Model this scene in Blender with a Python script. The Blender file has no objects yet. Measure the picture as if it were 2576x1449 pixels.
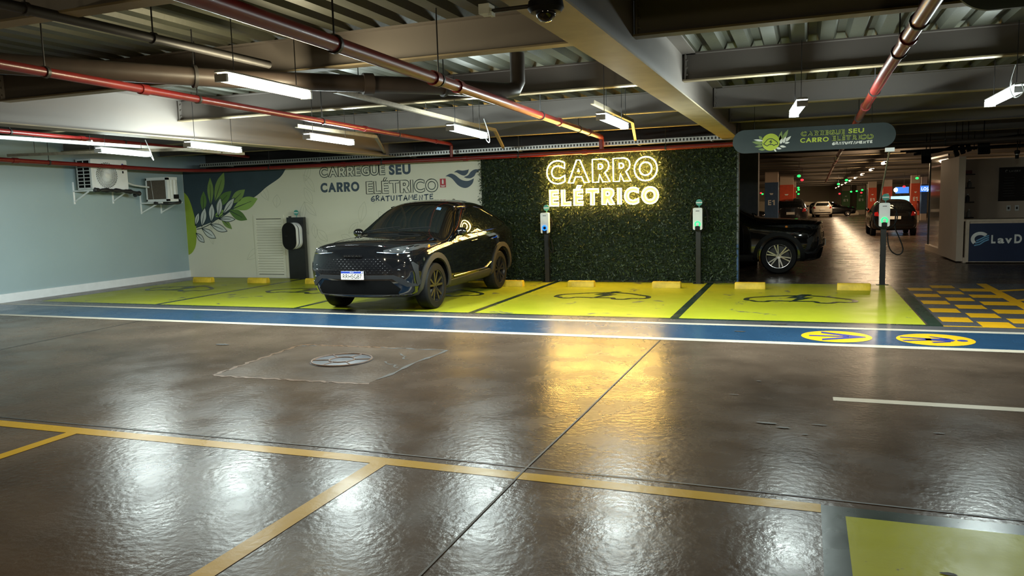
import bpy, bmesh, math, random
import numpy as np
from mathutils import Vector, Matrix
from mathutils.bvhtree import BVHTree
from mathutils.geometry import delaunay_2d_cdt, tessellate_polygon

scene = bpy.context.scene
COL = scene.collection
PI = math.pi
random.seed(7)
rng = np.random.default_rng(7)

# ------------------------------------------------------------------ camera
# x runs along the charging wall, y into the picture, z up; metres.
YAW, PITCH, ROLL, FOCAL = 0.36336862, 0.11308835, 0.02872238, 1948.38
cy_, sy_ = math.cos(YAW), math.sin(YAW)
fwd = Vector((-sy_ * math.cos(PITCH), cy_ * math.cos(PITCH), -math.sin(PITCH)))
rgt = Vector((cy_, sy_, 0))
dwn = fwd.cross(rgt)
r2 = rgt * math.cos(ROLL) + dwn * math.sin(ROLL)
d2 = -rgt * math.sin(ROLL) + dwn * math.cos(ROLL)
cam_data = bpy.data.cameras.new('camera')
cam_data.sensor_width = 36.0
cam_data.lens = FOCAL / 2576 * 36.0
cam_data.clip_end = 300
cam = bpy.data.objects.new('camera', cam_data)
COL.objects.link(cam)
up, back = -d2, -fwd
cam.matrix_world = Matrix(((r2.x, up.x, back.x, 0), (r2.y, up.y, back.y, 0), (r2.z, up.z, back.z, 1.72), (0, 0, 0, 1)))
scene.camera = cam

# ------------------------------------------------------------------ world and view
world = bpy.data.worlds.new('world')
scene.world = world
world.use_nodes = True
world.node_tree.nodes['Background'].inputs[0].default_value = (1.0, 0.85, 0.7, 1)
world.node_tree.nodes['Background'].inputs[1].default_value = 0.02
vs = scene.view_settings
vs.view_transform = 'Standard'
vs.look = 'None'
vs.exposure = 0.0
vs.gamma = 1.0
vs.use_curve_mapping = False
scene.cycles.use_denoising = True
scene.cycles.max_bounces = 8

# lamp strengths (radiance of the diffusers)
LAMP = 330.0
FAR_LAMP = 320.0
NEON = 85.0


# ------------------------------------------------------------------ materials
def srgb(r, g, b):
    f = lambda c: (c / 255 / 12.92) if c / 255 <= 0.04045 else ((c / 255 + 0.055) / 1.055) ** 2.4
    return (f(r), f(g), f(b))


def mat(name, color, rough=0.5, metal=0.0, var=0.12, scale=8.0, bump=0.0, bscale=60.0, spec=0.5, coat=0.0, rvar=0.0):
    m = bpy.data.materials.new(name)
    m.use_nodes = True
    nt = m.node_tree
    b = nt.nodes['Principled BSDF']
    b.inputs['Roughness'].default_value = rough
    b.inputs['Metallic'].default_value = metal
    b.inputs['Specular IOR Level'].default_value = spec
    b.inputs['Coat Weight'].default_value = coat
    b.inputs['Coat Roughness'].default_value = 0.03
    tc = nt.nodes.new('ShaderNodeTexCoord')
    n = nt.nodes.new('ShaderNodeTexNoise')
    n.inputs['Scale'].default_value = scale
    n.inputs['Detail'].default_value = 5
    nt.links.new(tc.outputs['Object'], n.inputs['Vector'])
    r = nt.nodes.new('ShaderNodeValToRGB')
    c = Vector(color)
    r.color_ramp.elements[0].position = 0.3
    r.color_ramp.elements[1].position = 0.7
    r.color_ramp.elements[0].color = (*[max(0, x * (1 - var)) for x in c], 1)
    r.color_ramp.elements[1].color = (*[min(1, x * (1 + var)) for x in c], 1)
    nt.links.new(n.outputs['Fac'], r.inputs['Fac'])
    nt.links.new(r.outputs['Color'], b.inputs['Base Color'])
    if rvar:
        mr = nt.nodes.new('ShaderNodeMapRange')
        mr.inputs['To Min'].default_value = max(0, rough - rvar)
        mr.inputs['To Max'].default_value = rough + rvar
        nt.links.new(n.outputs['Fac'], mr.inputs['Value'])
        nt.links.new(mr.outputs['Result'], b.inputs['Roughness'])
    if bump:
        n2 = nt.nodes.new('ShaderNodeTexNoise')
        n2.inputs['Scale'].default_value = bscale
        n2.inputs['Detail'].default_value = 4
        nt.links.new(tc.outputs['Object'], n2.inputs['Vector'])
        bp = nt.nodes.new('ShaderNodeBump')
        bp.inputs['Strength'].default_value = bump
        bp.inputs['Distance'].default_value = 0.02
        nt.links.new(n2.outputs['Fac'], bp.inputs['Height'])
        nt.links.new(bp.outputs['Normal'], b.inputs['Normal'])
    return m


def emat(name, color, strength, sample=True):
    m = bpy.data.materials.new(name)
    m.use_nodes = True
    if not sample:
        m.cycles.emission_sampling = 'NONE'
    b = m.node_tree.nodes['Principled BSDF']
    b.inputs['Base Color'].default_value = (*[min(1, c) for c in color], 1)
    b.inputs['Emission Color'].default_value = (*color, 1)
    b.inputs['Emission Strength'].default_value = strength
    return m


def concrete(name, dark, light, rough, bump, stretch=(1, 1, 1), worn=None, worn_at=0.62, spec=0.14, fine=13):
    """polished or painted slab: cloudy colour, uneven gloss, shallow trowel ripples, optional worn-through patches"""
    m = bpy.data.materials.new(name)
    m.use_nodes = True
    nt = m.node_tree
    L = nt.links.new
    b = nt.nodes['Principled BSDF']
    b.inputs['Specular IOR Level'].default_value = spec
    tc = nt.nodes.new('ShaderNodeTexCoord')
    mp = nt.nodes.new('ShaderNodeMapping')
    mp.inputs['Scale'].default_value = stretch
    L(tc.outputs['Object'], mp.inputs['Vector'])

    def noise(scale, detail, dist=0.0, rough_=0.55):
        n = nt.nodes.new('ShaderNodeTexNoise')
        n.inputs['Scale'].default_value = scale
        n.inputs['Detail'].default_value = detail
        n.inputs['Distortion'].default_value = dist
        n.inputs['Roughness'].default_value = rough_
        L(mp.outputs['Vector'], n.inputs['Vector'])
        return n
    n1 = noise(0.8, 9, 0.35, 0.6)
    ramp = nt.nodes.new('ShaderNodeValToRGB')
    ramp.color_ramp.elements[0].position = 0.25
    ramp.color_ramp.elements[0].color = (*dark, 1)
    ramp.color_ramp.elements[1].position = 0.75
    ramp.color_ramp.elements[1].color = (*light, 1)
    L(n1.outputs['Fac'], ramp.inputs['Fac'])
    out = ramp.outputs['Color']
    if worn:
        n3 = noise(1.6, 9, 0.8, 0.7)
        st = nt.nodes.new('ShaderNodeValToRGB')
        st.color_ramp.elements[0].position = worn_at
        st.color_ramp.elements[0].color = (0, 0, 0, 1)
        st.color_ramp.elements[1].position = worn_at + 0.03
        st.color_ramp.elements[1].color = (1, 1, 1, 1)
        L(n3.outputs['Fac'], st.inputs['Fac'])
        mx = nt.nodes.new('ShaderNodeMixRGB')
        mx.inputs['Color2'].default_value = (*worn, 1)
        L(st.outputs['Color'], mx.inputs['Fac'])
        L(out, mx.inputs['Color1'])
        out = mx.outputs['Color']
    L(out, b.inputs['Base Color'])
    n2 = noise(2.2, 6, 0.2)
    mr = nt.nodes.new('ShaderNodeMapRange')
    mr.inputs['From Min'].default_value = 0.3
    mr.inputs['From Max'].default_value = 0.7
    mr.inputs['To Min'].default_value = rough - 0.05
    mr.inputs['To Max'].default_value = rough + 0.07
    L(n2.outputs['Fac'], mr.inputs['Value'])
    L(mr.outputs['Result'], b.inputs['Roughness'])
    n4 = noise(fine, 4, 0.0, 0.55)
    bp = nt.nodes.new('ShaderNodeBump')
    bp.inputs['Strength'].default_value = bump
    bp.inputs['Distance'].default_value = 0.02
    L(n4.outputs['Fac'], bp.inputs['Height'])
    L(bp.outputs['Normal'], b.inputs['Normal'])
    return m


M = {}
M['floor'] = concrete('polished_concrete', (0.033, 0.0225, 0.0160), (0.100, 0.071, 0.051), 0.25, 0.14, spec=0.088, fine=20)
M['patch'] = concrete('repaired_concrete', (0.040, 0.028, 0.020), (0.115, 0.084, 0.061), 0.33, 0.2, spec=0.08, fine=18)
M['green_paint'] = concrete('lime_floor_paint', (0.28, 0.295, 0.016), (0.36, 0.375, 0.024), 0.33, 0.10, worn=(0.09, 0.09, 0.08), worn_at=0.61, spec=0.05)
M['dark_green'] = concrete('dark_green_floor_paint', (0.010, 0.022, 0.016), (0.015, 0.033, 0.024), 0.26, 0.04)
M['blue_paint'] = concrete('blue_floor_paint', (0.011, 0.034, 0.070), (0.018, 0.050, 0.100), 0.24, 0.06, spec=0.2)
M['white_paint'] = concrete('white_floor_paint', (0.33, 0.29, 0.23), (0.42, 0.375, 0.31), 0.33, 0.05)
M['yellow_paint'] = concrete('yellow_floor_paint', (0.36, 0.215, 0.010), (0.44, 0.275, 0.016), 0.31, 0.10, spec=0.07)
M['amber_paint'] = concrete('amber_floor_paint', (0.52, 0.27, 0.008), (0.62, 0.33, 0.012), 0.31, 0.05, worn=(0.09, 0.08, 0.07), worn_at=0.7)
M['grey_paint'] = concrete('grey_floor_paint', (0.045, 0.045, 0.05), (0.085, 0.085, 0.09), 0.27, 0.08)
M['ink_paint'] = concrete('indigo_floor_paint', (0.02, 0.03, 0.15), (0.03, 0.04, 0.2), 0.3, 0.05)
M['joint'] = mat('joint_sealant', (0.02, 0.018, 0.016), 0.6)
M['crack'] = mat('dark_chip', (0.03, 0.027, 0.024), 0.7)
M['wall_grey'] = mat('grey_green_wall_paint', (0.315, 0.40, 0.425), 0.5, var=0.04, scale=0.8, bump=0.04, bscale=20)
M['white_trim'] = mat('white_skirting', (0.74, 0.76, 0.78), 0.45, var=0.04)
M['mural'] = mat('pale_green_wall_paint', srgb(222, 219, 200), 0.6, var=0.04, scale=0.7, bump=0.03, bscale=14)
M['upper_wall'] = mat('dark_upper_wall', (0.06, 0.055, 0.05), 0.75, var=0.1, scale=1.5)
M['navy'] = mat('slate_mural_paint', srgb(52, 68, 78), 0.6, var=0.1, scale=3)
M['slate'] = mat('slate_lettering', srgb(68, 82, 98), 0.6, var=0.04)
M['leaf_a'] = mat('mid_green_mural', srgb(125, 152, 82), 0.6, var=0.08, scale=4)
M['leaf_b'] = mat('deep_green_mural', srgb(92, 125, 62), 0.6, var=0.08, scale=4)
M['leaf_c'] = mat('fresh_green_mural', srgb(142, 176, 88), 0.6, var=0.08, scale=4)
M['lime_mural'] = mat('lime_mural', srgb(150, 172, 50), 0.6, var=0.12, scale=2)
M['white_mural'] = mat('white_mural', srgb(206, 210, 205), 0.6, var=0.05)
M['line_mural'] = mat('mural_line', srgb(48, 62, 62), 0.6)
M['faint_line'] = mat('faint_mural_line', srgb(186, 186, 164), 0.6)
M['beam'] = mat('taupe_beam_paint', (0.17, 0.148, 0.13), 0.55, var=0.06, scale=1.2)
M['girder'] = mat('taupe_girder_paint', (0.16, 0.138, 0.12), 0.55, var=0.06, scale=1.2)
M['flange'] = mat('stained_flange', (0.24, 0.19, 0.11), 0.6, var=0.2, scale=3)
M['deck'] = mat('galvanised_deck', (0.062, 0.063, 0.043), 0.5, metal=0.15, var=0.2, scale=2.0, bump=0.1, bscale=25)
M['red_pipe'] = mat('red_pipe_paint', (0.17, 0.012, 0.011), 0.36, var=0.15, scale=5, coat=0.1)
M['brown_pipe'] = mat('brown_pipe_paint', (0.05, 0.037, 0.030), 0.45, var=0.12)
M['conduit'] = mat('dark_conduit', (0.035, 0.032, 0.030), 0.5, metal=0.2)
M['galv'] = mat('galvanised_steel', (0.42, 0.42, 0.40), 0.38, metal=0.7, var=0.15, scale=20)
M['tan_rail'] = mat('galvanised_rail', (0.15, 0.125, 0.085), 0.5, metal=0.3, var=0.2, scale=20)
M['steel_dark'] = mat('black_steel', (0.012, 0.012, 0.013), 0.35, metal=0.0, var=0.2)
M['black'] = mat('matt_black', (0.007, 0.007, 0.007), 0.6, spec=0.2)
M['black_gloss'] = mat('gloss_black', (0.006, 0.006, 0.007), 0.08, coat=0.5)
M['hole'] = mat('dark_opening', (0.006, 0.006, 0.006), 0.9, spec=0.05)
M['white_plastic'] = mat('white_plastic', (0.80, 0.82, 0.83), 0.35, var=0.03)
M['cream'] = mat('aged_white_metal', (0.66, 0.68, 0.66), 0.45, var=0.06)
M['coil'] = mat('brown_coil_fins', (0.11, 0.085, 0.065), 0.6, var=0.2, scale=40)
M['yellow_block'] = mat('yellow_wheel_stop', (0.62, 0.42, 0.022), 0.55, var=0.2, scale=7, bump=0.25, bscale=25)
M['teal'] = mat('teal_badge', srgb(70, 150, 140), 0.5, var=0.08)
M['foam'] = mat('black_pipe_lagging', (0.018, 0.018, 0.02), 0.45, var=0.3, scale=15, bump=0.3, bscale=20)
M['rubber'] = mat('tyre_rubber', (0.007, 0.007, 0.007), 0.65, var=0.2, bump=0.1, bscale=80, spec=0.2)
M['paint_black'] = mat('black_car_paint', (0.004, 0.0043, 0.005), 0.06, coat=1.0, var=0.02)
M['glass_black'] = mat('tinted_car_glass', (0.006, 0.007, 0.007), 0.02, coat=0.6, spec=0.8, var=0.02)
M['glass_front'] = mat('windscreen_glass', (0.010, 0.013, 0.013), 0.02, coat=0.8, spec=0.8, var=0.1, scale=2)
M['cladding'] = mat('grey_plastic_cladding', (0.030, 0.027, 0.024), 0.55, var=0.08, bump=0.05, bscale=150, spec=0.35)
M['grey_insert'] = mat('grey_bumper_insert', (0.018, 0.0185, 0.02), 0.5, var=0.06, spec=0.3)
M['lattice'] = mat('smoked_grille_stud', (0.05, 0.05, 0.05), 0.22, metal=0.9, var=0.1)
M['chrome'] = mat('chrome', (0.75, 0.75, 0.75), 0.12, metal=1.0, var=0.05)
M['dark_chrome'] = mat('dark_chrome', (0.16, 0.15, 0.14), 0.15, metal=1.0, var=0.05)
M['rim_black'] = mat('black_alloy', (0.11, 0.10, 0.09), 0.2, metal=0.85, coat=0.4)
M['rim_silver'] = mat('machined_alloy', (0.62, 0.60, 0.58), 0.22, metal=0.9)
M['lens'] = mat('clear_lamp_lens', (0.05, 0.053, 0.056), 0.05, metal=0.3, coat=1.0, var=0.3, scale=10)
M['amber'] = mat('amber_reflector', (0.8, 0.25, 0.02), 0.2, coat=0.5)
M['red_lens'] = mat('red_tail_lens', (0.30, 0.01, 0.01), 0.12, coat=1.0)
M['plate'] = mat('number_plate', (0.72, 0.70, 0.64), 0.4, var=0.04)
M['plate_blue'] = mat('number_plate_band', (0.02, 0.05, 0.32), 0.4)
M['plate_ink'] = mat('number_plate_ink', (0.015, 0.015, 0.015), 0.5)
M['sticker_blue'] = mat('blue_sticker', (0.22, 0.40, 0.62), 0.4, var=0.2, scale=40)
M['sign_green'] = mat('dark_green_sign', srgb(32, 46, 47), 0.5, var=0.05)
M['sign_lime'] = mat('lime_sign_print', srgb(176, 192, 58), 0.5, var=0.06)
M['sign_white'] = mat('white_sign_print', srgb(226, 226, 220), 0.5)
M['sign_leaf'] = mat('leaf_sign_print', srgb(120, 140, 80), 0.5)
M['acrylic'] = mat('grey_acrylic_face', (0.085, 0.075, 0.062), 0.35, var=0.04)
M['edge_glow'] = mat('painted_edge_glow', (0.85, 0.48, 0.06), 0.3, var=0.1)  # amber colour stands in for neon glow in the clear acrylic edge
M['hedge_board'] = mat('dark_hedge_backing', (0.012, 0.022, 0.010), 0.9, var=0.4, scale=10)
M['navy_column'] = mat('blue_column_paint', srgb(54, 84, 122), 0.5)
M['orange_column'] = mat('orange_column_paint', srgb(200, 72, 38), 0.5)
M['green_column'] = mat('green_column_paint', srgb(60, 110, 50), 0.5)
M['grey_column'] = mat('grey_column_paint', (0.07, 0.068, 0.07), 0.6)
M['plaster'] = mat('beige_plaster', (0.50, 0.40, 0.31), 0.6, var=0.05, scale=1.5)
M['counter_blue'] = mat('navy_counter_front', (0.007, 0.017, 0.055), 0.5, var=0.06)
M['counter_trim'] = mat('pale_wood_trim', (0.50, 0.40, 0.30), 0.5, var=0.12, scale=10)
M['board_black'] = mat('black_menu_board', (0.006, 0.006, 0.006), 0.25)
M['red_sign'] = mat('red_safety_sign', (0.42, 0.012, 0.02), 0.45)
M['person_print'] = M['ink_paint']
M['lamp_body'] = mat('grey_lamp_tray', (0.45, 0.46, 0.46), 0.45)
M['white_wall_far'] = mat('cream_far_wall', (0.62, 0.53, 0.40), 0.7, var=0.05, scale=0.5)
LAMP_COL = {'emit_cool': ((0.86, 1.0, 0.97), LAMP), 'emit_warm': ((1.0, 0.88, 0.58), LAMP * 0.6), 'emit_far': ((1.0, 0.72, 0.44), FAR_LAMP)}
for k_ in LAMP_COL:
    M[k_] = emat(k_ + '_diffuser', LAMP_COL[k_][0], 9.0, False)
M['neon'] = emat('neon_tube', (1.0, 0.63, 0.155), NEON)
M['emit_green'] = emat('green_indicator', (0.02, 1.0, 0.12), 2.2, False)
M['emit_red'] = emat('red_indicator', (1.0, 0.03, 0.05), 1.6, False)
M['ring_green'] = emat('green_status_ring', (0.02, 0.9, 0.16), 2.0, False)
M['ring_blue'] = emat('blue_status_ring', (0.01, 0.16, 1.0), 2.2, False)
M['screen_blue'] = emat('lit_blue_screen', (0.06, 0.22, 0.75), 1.2, False)
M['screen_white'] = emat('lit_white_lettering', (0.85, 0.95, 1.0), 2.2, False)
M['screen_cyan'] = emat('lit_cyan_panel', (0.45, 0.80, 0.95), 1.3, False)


def perforated():
    m = mat('perforated_steel', (0.42, 0.42, 0.40), 0.38, metal=0.6, var=0.15, scale=20)
    nt = m.node_tree
    L = nt.links.new
    b = nt.nodes['Principled BSDF']
    src = b.inputs['Base Color'].links[0].from_socket
    tc = nt.nodes.new('ShaderNodeTexCoord')
    sp = nt.nodes.new('ShaderNodeSeparateXYZ')
    L(tc.outputs['Object'], sp.inputs[0])

    def op(o, a, v):
        n = nt.nodes.new('ShaderNodeMath')
        n.operation = o
        L(a, n.inputs[0])
        if isinstance(v, (int, float)):
            n.inputs[1].default_value = v
        else:
            L(v, n.inputs[1])
        return n.outputs[0]
    fx = op('LESS_THAN', op('FRACT', op('DIVIDE', sp.outputs[0], 0.066), 0), 0.5)
    fz = op('MULTIPLY', op('GREATER_THAN', sp.outputs[2], 0.042), op('LESS_THAN', sp.outputs[2], 0.086))
    mx = nt.nodes.new('ShaderNodeMixRGB')
    mx.inputs['Color2'].default_value = (0.02, 0.02, 0.02, 1)
    L(op('MULTIPLY', fx, fz), mx.inputs['Fac'])
    L(src, mx.inputs['Color1'])
    L(mx.outputs[0], b.inputs['Base Color'])
    return m


M['perforated'] = perforated()


def leafmat():
    m = bpy.data.materials.new('artificial_leaves')
    m.use_nodes = True
    nt = m.node_tree
    b = nt.nodes['Principled BSDF']
    g = nt.nodes.new('ShaderNodeNewGeometry')
    r = nt.nodes.new('ShaderNodeValToRGB')
    r.color_ramp.elements[0].color = (0.014, 0.024, 0.008, 1)
    r.color_ramp.elements[1].color = (0.058, 0.085, 0.028, 1)
    e = r.color_ramp.elements.new(0.55)
    e.color = (0.027, 0.045, 0.014, 1)
    nt.links.new(g.outputs['Random Per Island'], r.inputs['Fac'])
    nt.links.new(r.outputs['Color'], b.inputs['Base Color'])
    b.inputs['Roughness'].default_value = 0.5
    return m


M['leaves'] = leafmat()


# ------------------------------------------------------------------ mesh helpers
class MB:
    def __init__(s):
        s.v, s.f = [], []

    def add(s, vs, fs):
        o = len(s.v)
        s.v += [tuple(p) for p in vs]
        s.f += [tuple(i + o for i in f) for f in fs]
        return s

    def box(s, x0, x1, y0, y1, z0, z1):
        return s.add([(x0, y0, z0), (x1, y0, z0), (x1, y1, z0), (x0, y1, z0), (x0, y0, z1), (x1, y0, z1), (x1, y1, z1), (x0, y1, z1)],
                     [(0, 3, 2, 1), (4, 5, 6, 7), (0, 1, 5, 4), (1, 2, 6, 5), (2, 3, 7, 6), (3, 0, 4, 7)])

    def bar(s, p, q, w, h, upv=(0, 0, 1)):
        p, q = Vector(p), Vector(q)
        d = (q - p).normalized()
        u = Vector(upv)
        if abs(d.dot(u)) > 0.98:
            u = Vector((0, 1, 0))
        a = d.cross(u).normalized() * w / 2
        b = a.cross(d).normalized() * h / 2
        vs = [p - a - b, p + a - b, p + a + b, p - a + b, q - a - b, q + a - b, q + a + b, q - a + b]
        return s.add(vs, [(0, 3, 2, 1), (4, 5, 6, 7), (0, 1, 5, 4), (1, 2, 6, 5), (2, 3, 7, 6), (3, 0, 4, 7)])

    def tube(s, path, r, n=8, closed=False, caps=True, flat=None):
        P = [Vector(p) for p in path]
        N = len(P)
        rr = r if isinstance(r, (list, tuple)) else [r] * N
        vs, fs = [], []
        pa = None
        for i in range(N):
            if closed:
                d = (P[(i + 1) % N] - P[i - 1])
            else:
                d = P[min(i + 1, N - 1)] - P[max(i - 1, 0)]
            d = d.normalized() if d.length > 1e-9 else Vector((0, 0, 1))
            if flat is not None:
                b = Vector(flat)
                a = d.cross(b).normalized()
            else:
                if pa is None:
                    ref = Vector((0, 0, 1)) if abs(d.z) < 0.9 else Vector((1, 0, 0))
                    a = d.cross(ref).normalized()
                else:
                    a = (pa - d * pa.dot(d)).normalized()
                b = d.cross(a)
            pa = a
            for k in range(n):
                t = 2 * PI * k / n
                vs.append(P[i] + (a * math.cos(t) + b * math.sin(t)) * rr[i])
        for i in range(N if closed else N - 1):
            j = (i + 1) % N
            for k in range(n):
                l = (k + 1) % n
                fs.append((i * n + k, i * n + l, j * n + l, j * n + k))
        if caps and not closed:
            fs.append(tuple(range(n))[::-1])
            fs.append(tuple((N - 1) * n + k for k in range(n)))
        return s.add(vs, fs)

    def cyl(s, p, q, r, n=16, r2=None):
        return s.tube([p, q], [r, r if r2 is None else r2], n)

    def lathe(s, prof, o=(0, 0, 0), ax=(0, 0, 1), n=24, caps=True):
        o, ax = Vector(o), Vector(ax).normalized()
        ref = Vector((0, 0, 1)) if abs(ax.z) < 0.9 else Vector((1, 0, 0))
        a = ax.cross(ref).normalized()
        b = ax.cross(a)
        vs, fs = [], []
        for (r, h) in prof:
            for k in range(n):
                t = 2 * PI * k / n
                vs.append(o + ax * h + (a * math.cos(t) + b * math.sin(t)) * max(r, 1e-4))
        for i in range(len(prof) - 1):
            for k in range(n):
                l = (k + 1) % n
                fs.append((i * n + k, i * n + l, (i + 1) * n + l, (i + 1) * n + k))
        if caps:
            fs.append(tuple(range(n))[::-1])
            fs.append(tuple((len(prof) - 1) * n + k for k in range(n)))
        return s.add(vs, fs)

    def prism(s, poly, o, ex, ey, t):
        """poly in the (ex, ey) plane at o, thickness t along ex x ey"""
        o, ex, ey = Vector(o), Vector(ex).normalized(), Vector(ey).normalized()
        nz = ex.cross(ey)
        n = len(poly)
        vs = [o + ex * a + ey * b for a, b in poly] + [o + ex * a + ey * b + nz * t for a, b in poly]
        fs = [tuple(range(n))[::-1], tuple(range(n, 2 * n))]
        for i in range(n):
            j = (i + 1) % n
            fs.append((i, j, n + j, n + i))
        return s.add(vs, fs)

    def plate(s, poly, z):
        return s.add([(x, y, z) for x, y in poly], [tuple(range(len(poly)))])

    def ribbon(s, pts, w, o, ex, ey, off=0.0):
        """flat stroke of width w following pts in the (ex, ey) plane"""
        o, ex, ey = Vector(o), Vector(ex), Vector(ey)
        nz = ex.cross(ey)
        n = len(pts)
        ww = w if isinstance(w, (list, tuple)) else [w] * n
        vs, fs = [], []
        for i in range(n):
            a, b = pts[max(i - 1, 0)], pts[min(i + 1, n - 1)]
            dx, dy = b[0] - a[0], b[1] - a[1]
            l = math.hypot(dx, dy) or 1
            nx, ny = -dy / l * ww[i] / 2, dx / l * ww[i] / 2
            x, y = pts[i]
            vs += [o + ex * (x + nx) + ey * (y + ny) + nz * off, o + ex * (x - nx) + ey * (y - ny) + nz * off]
        for i in range(n - 1):
            fs.append((2 * i, 2 * i + 1, 2 * i + 3, 2 * i + 2))
        return s.add(vs, fs)

    def ellipsoid(s, c, rx, ry, rz, n=16, m=10):
        c = Vector(c)
        prof = [(math.sin(PI * i / m), -math.cos(PI * i / m)) for i in range(m + 1)]
        vs, fs = [], []
        for (r, h) in prof:
            for k in range(n):
                t = 2 * PI * k / n
                vs.append((c.x + rx * r * math.cos(t), c.y + ry * r * math.sin(t), c.z + rz * h))
        for i in range(m):
            for k in range(n):
                l = (k + 1) % n
                fs.append((i * n + k, i * n + l, (i + 1) * n + l, (i + 1) * n + k))
        return s.add(vs, fs)

    def build(s, name, m, parent=None, sharp=38, recalc=True):
        me = bpy.data.meshes.new(name)
        me.from_pydata(s.v, [], s.f)
        if recalc:
            bm = bmesh.new()
            bm.from_mesh(me)
            bmesh.ops.remove_doubles(bm, verts=bm.verts, dist=1e-5)
            bmesh.ops.recalc_face_normals(bm, faces=bm.faces)
            bm.to_mesh(me)
            bm.free()
        me.materials.append(m)
        me.polygons.foreach_set('use_smooth', [True] * len(me.polygons))
        me.set_sharp_from_angle(angle=math.radians(sharp))
        o = bpy.data.objects.new(name, me)
        COL.objects.link(o)
        if parent is not None:
            o.parent = parent
        return o


def tag(o, label=None, cat=None, group=None, kind=None):
    if label:
        o['label'] = label
    if cat:
        o['category'] = cat
    if group:
        o['group'] = group
    if kind:
        o['kind'] = kind
    return o


def thing(name, label, cat, loc=(0, 0, 0), rz=0.0, group=None):
    o = bpy.data.objects.new(name, None)
    o.empty_display_size = 0.1
    COL.objects.link(o)
    o.location = loc
    o.rotation_euler = (0, 0, rz)
    return tag(o, label, cat, group)


def copy_tree(o, parent=None):
    c = o.copy()
    COL.objects.link(c)
    if parent is not None:
        c.parent = parent
    for ch in list(o.children):
        copy_tree(ch, c)
    return c


def rrect(w, h, r, n=5):
    """rounded rectangle outline centred on 0"""
    out = []
    for cx, cy, a0 in ((w / 2 - r, h / 2 - r, 0), (-w / 2 + r, h / 2 - r, 90), (-w / 2 + r, -h / 2 + r, 180), (w / 2 - r, -h / 2 + r, 270)):
        for i in range(n + 1):
            a = math.radians(a0 + 90 * i / n)
            out.append((cx + r * math.cos(a), cy + r * math.sin(a)))
    return out


def ell(cx, cy, rx, ry, n=40):
    return [(cx + rx * math.cos(2 * PI * i / n), cy + ry * math.sin(2 * PI * i / n)) for i in range(n)]


# ------------------------------------------------------------------ lettering
GLYPH = {}


def glyph(ch, bold):
    """(verts2d, faces, outline loops) of one letter of the built-in font, height in font units"""
    key = (ch, bold)
    if key in GLYPH:
        return GLYPH[key]
    if ch == '1':
        hs = [p[1] for p in glyph('H', bold)[0]]
        z0, k = min(hs), max(hs) - min(hs)
        vs = [(x * k, z0 + z * k) for x, z in [(.28, 0), (.52, 0), (.52, 1), (.30, 1), (0, .80), (.06, .62), (.28, .74)]]
        GLYPH[key] = (vs, [tuple(range(7))], [vs])
        return GLYPH[key]
    if ch == 'R' and bold > 0.026:      # the heavy R is drawn by hand
        hs = [p[1] for p in glyph('H', bold)[0]]
        z0, k = min(hs), max(hs) - min(hs)
        outer = [(0, 0), (0, 1), (.50, 1), (.66, .96), (.77, .86), (.80, .71), (.77, .57), (.68, .47), (.60, .42), (.84, 0), (.50, 0), (.34, .33), (.29, .33), (.29, 0)]
        inner = [(.29, .78), (.29, .57), (.41, .57), (.48, .61), (.50, .675), (.48, .74), (.41, .78)]
        loops = [[(x * k, z0 + z * k) for x, z in lp] for lp in (outer, inner)]
        vs = loops[0] + loops[1]
        fs = [tuple(f) for f in tessellate_polygon([[Vector((x, z, 0)) for x, z in lp] for lp in loops])]
        GLYPH[key] = (vs, fs, loops)
        return GLYPH[key]
    cu = bpy.data.curves.new('letter', 'FONT')
    cu.body = ch
    cu.size = 1.0
    cu.offset = bold
    cu.resolution_u = 5
    ob = bpy.data.objects.new('letter', cu)
    COL.objects.link(ob)
    dg = bpy.context.evaluated_depsgraph_get()
    dg.update()
    me = bpy.data.meshes.new_from_object(ob.evaluated_get(dg))
    bm = bmesh.new()
    bm.from_mesh(me)
    bmesh.ops.remove_doubles(bm, verts=bm.verts, dist=1e-4)
    bm.verts.index_update()
    vs = [(v.co.x, v.co.y) for v in bm.verts]
    fs = [tuple(v.index for v in f.verts) for f in bm.faces]
    nxt = {}
    for e in bm.edges:
        if len(e.link_faces) == 1:
            l = e.link_loops[0]
            a, b = l.vert.index, l.link_loop_next.vert.index
            nxt.setdefault(a, []).append(b)
    loops, used = [], set()
    for st in list(nxt):
        if st in used:
            continue
        lp, cur = [], st
        while cur not in used and cur in nxt:
            used.add(cur)
            lp.append(cur)
            cur = nxt[cur][0]
        if len(lp) > 2:
            loops.append([vs[i] for i in lp])
    bm.free()
    bpy.data.objects.remove(ob)
    bpy.data.curves.remove(cu)
    bpy.data.meshes.remove(me)
    GLYPH[key] = (vs, fs, loops)
    return GLYPH[key]


def layout(text, x0, x1, z0, z1, bold=0.03, gap=0.10):
    """fit a line of capitals in the box; yields (letter, map) with map(font xy) -> (x, z)"""
    H = [p[1] for p in glyph('H', bold)[0]]
    b0, b1 = min(H), max(H)
    x, items = 0.0, []
    for ch in text:
        if ch == ' ':
            x += 0.32
            continue
        xs = [p[0] for p in glyph(ch, bold)[0]]
        items.append((ch, x - min(xs)))
        x += max(xs) - min(xs) + gap
    total = x - gap
    sx, sz = (x1 - x0) / total, (z1 - z0) / (b1 - b0)
    out = []
    for ch, off in items:
        out.append((ch, (lambda p, off=off: (x0 + (p[0] + off) * sx, z0 + (p[1] - b0) * sz))))
    return out


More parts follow.
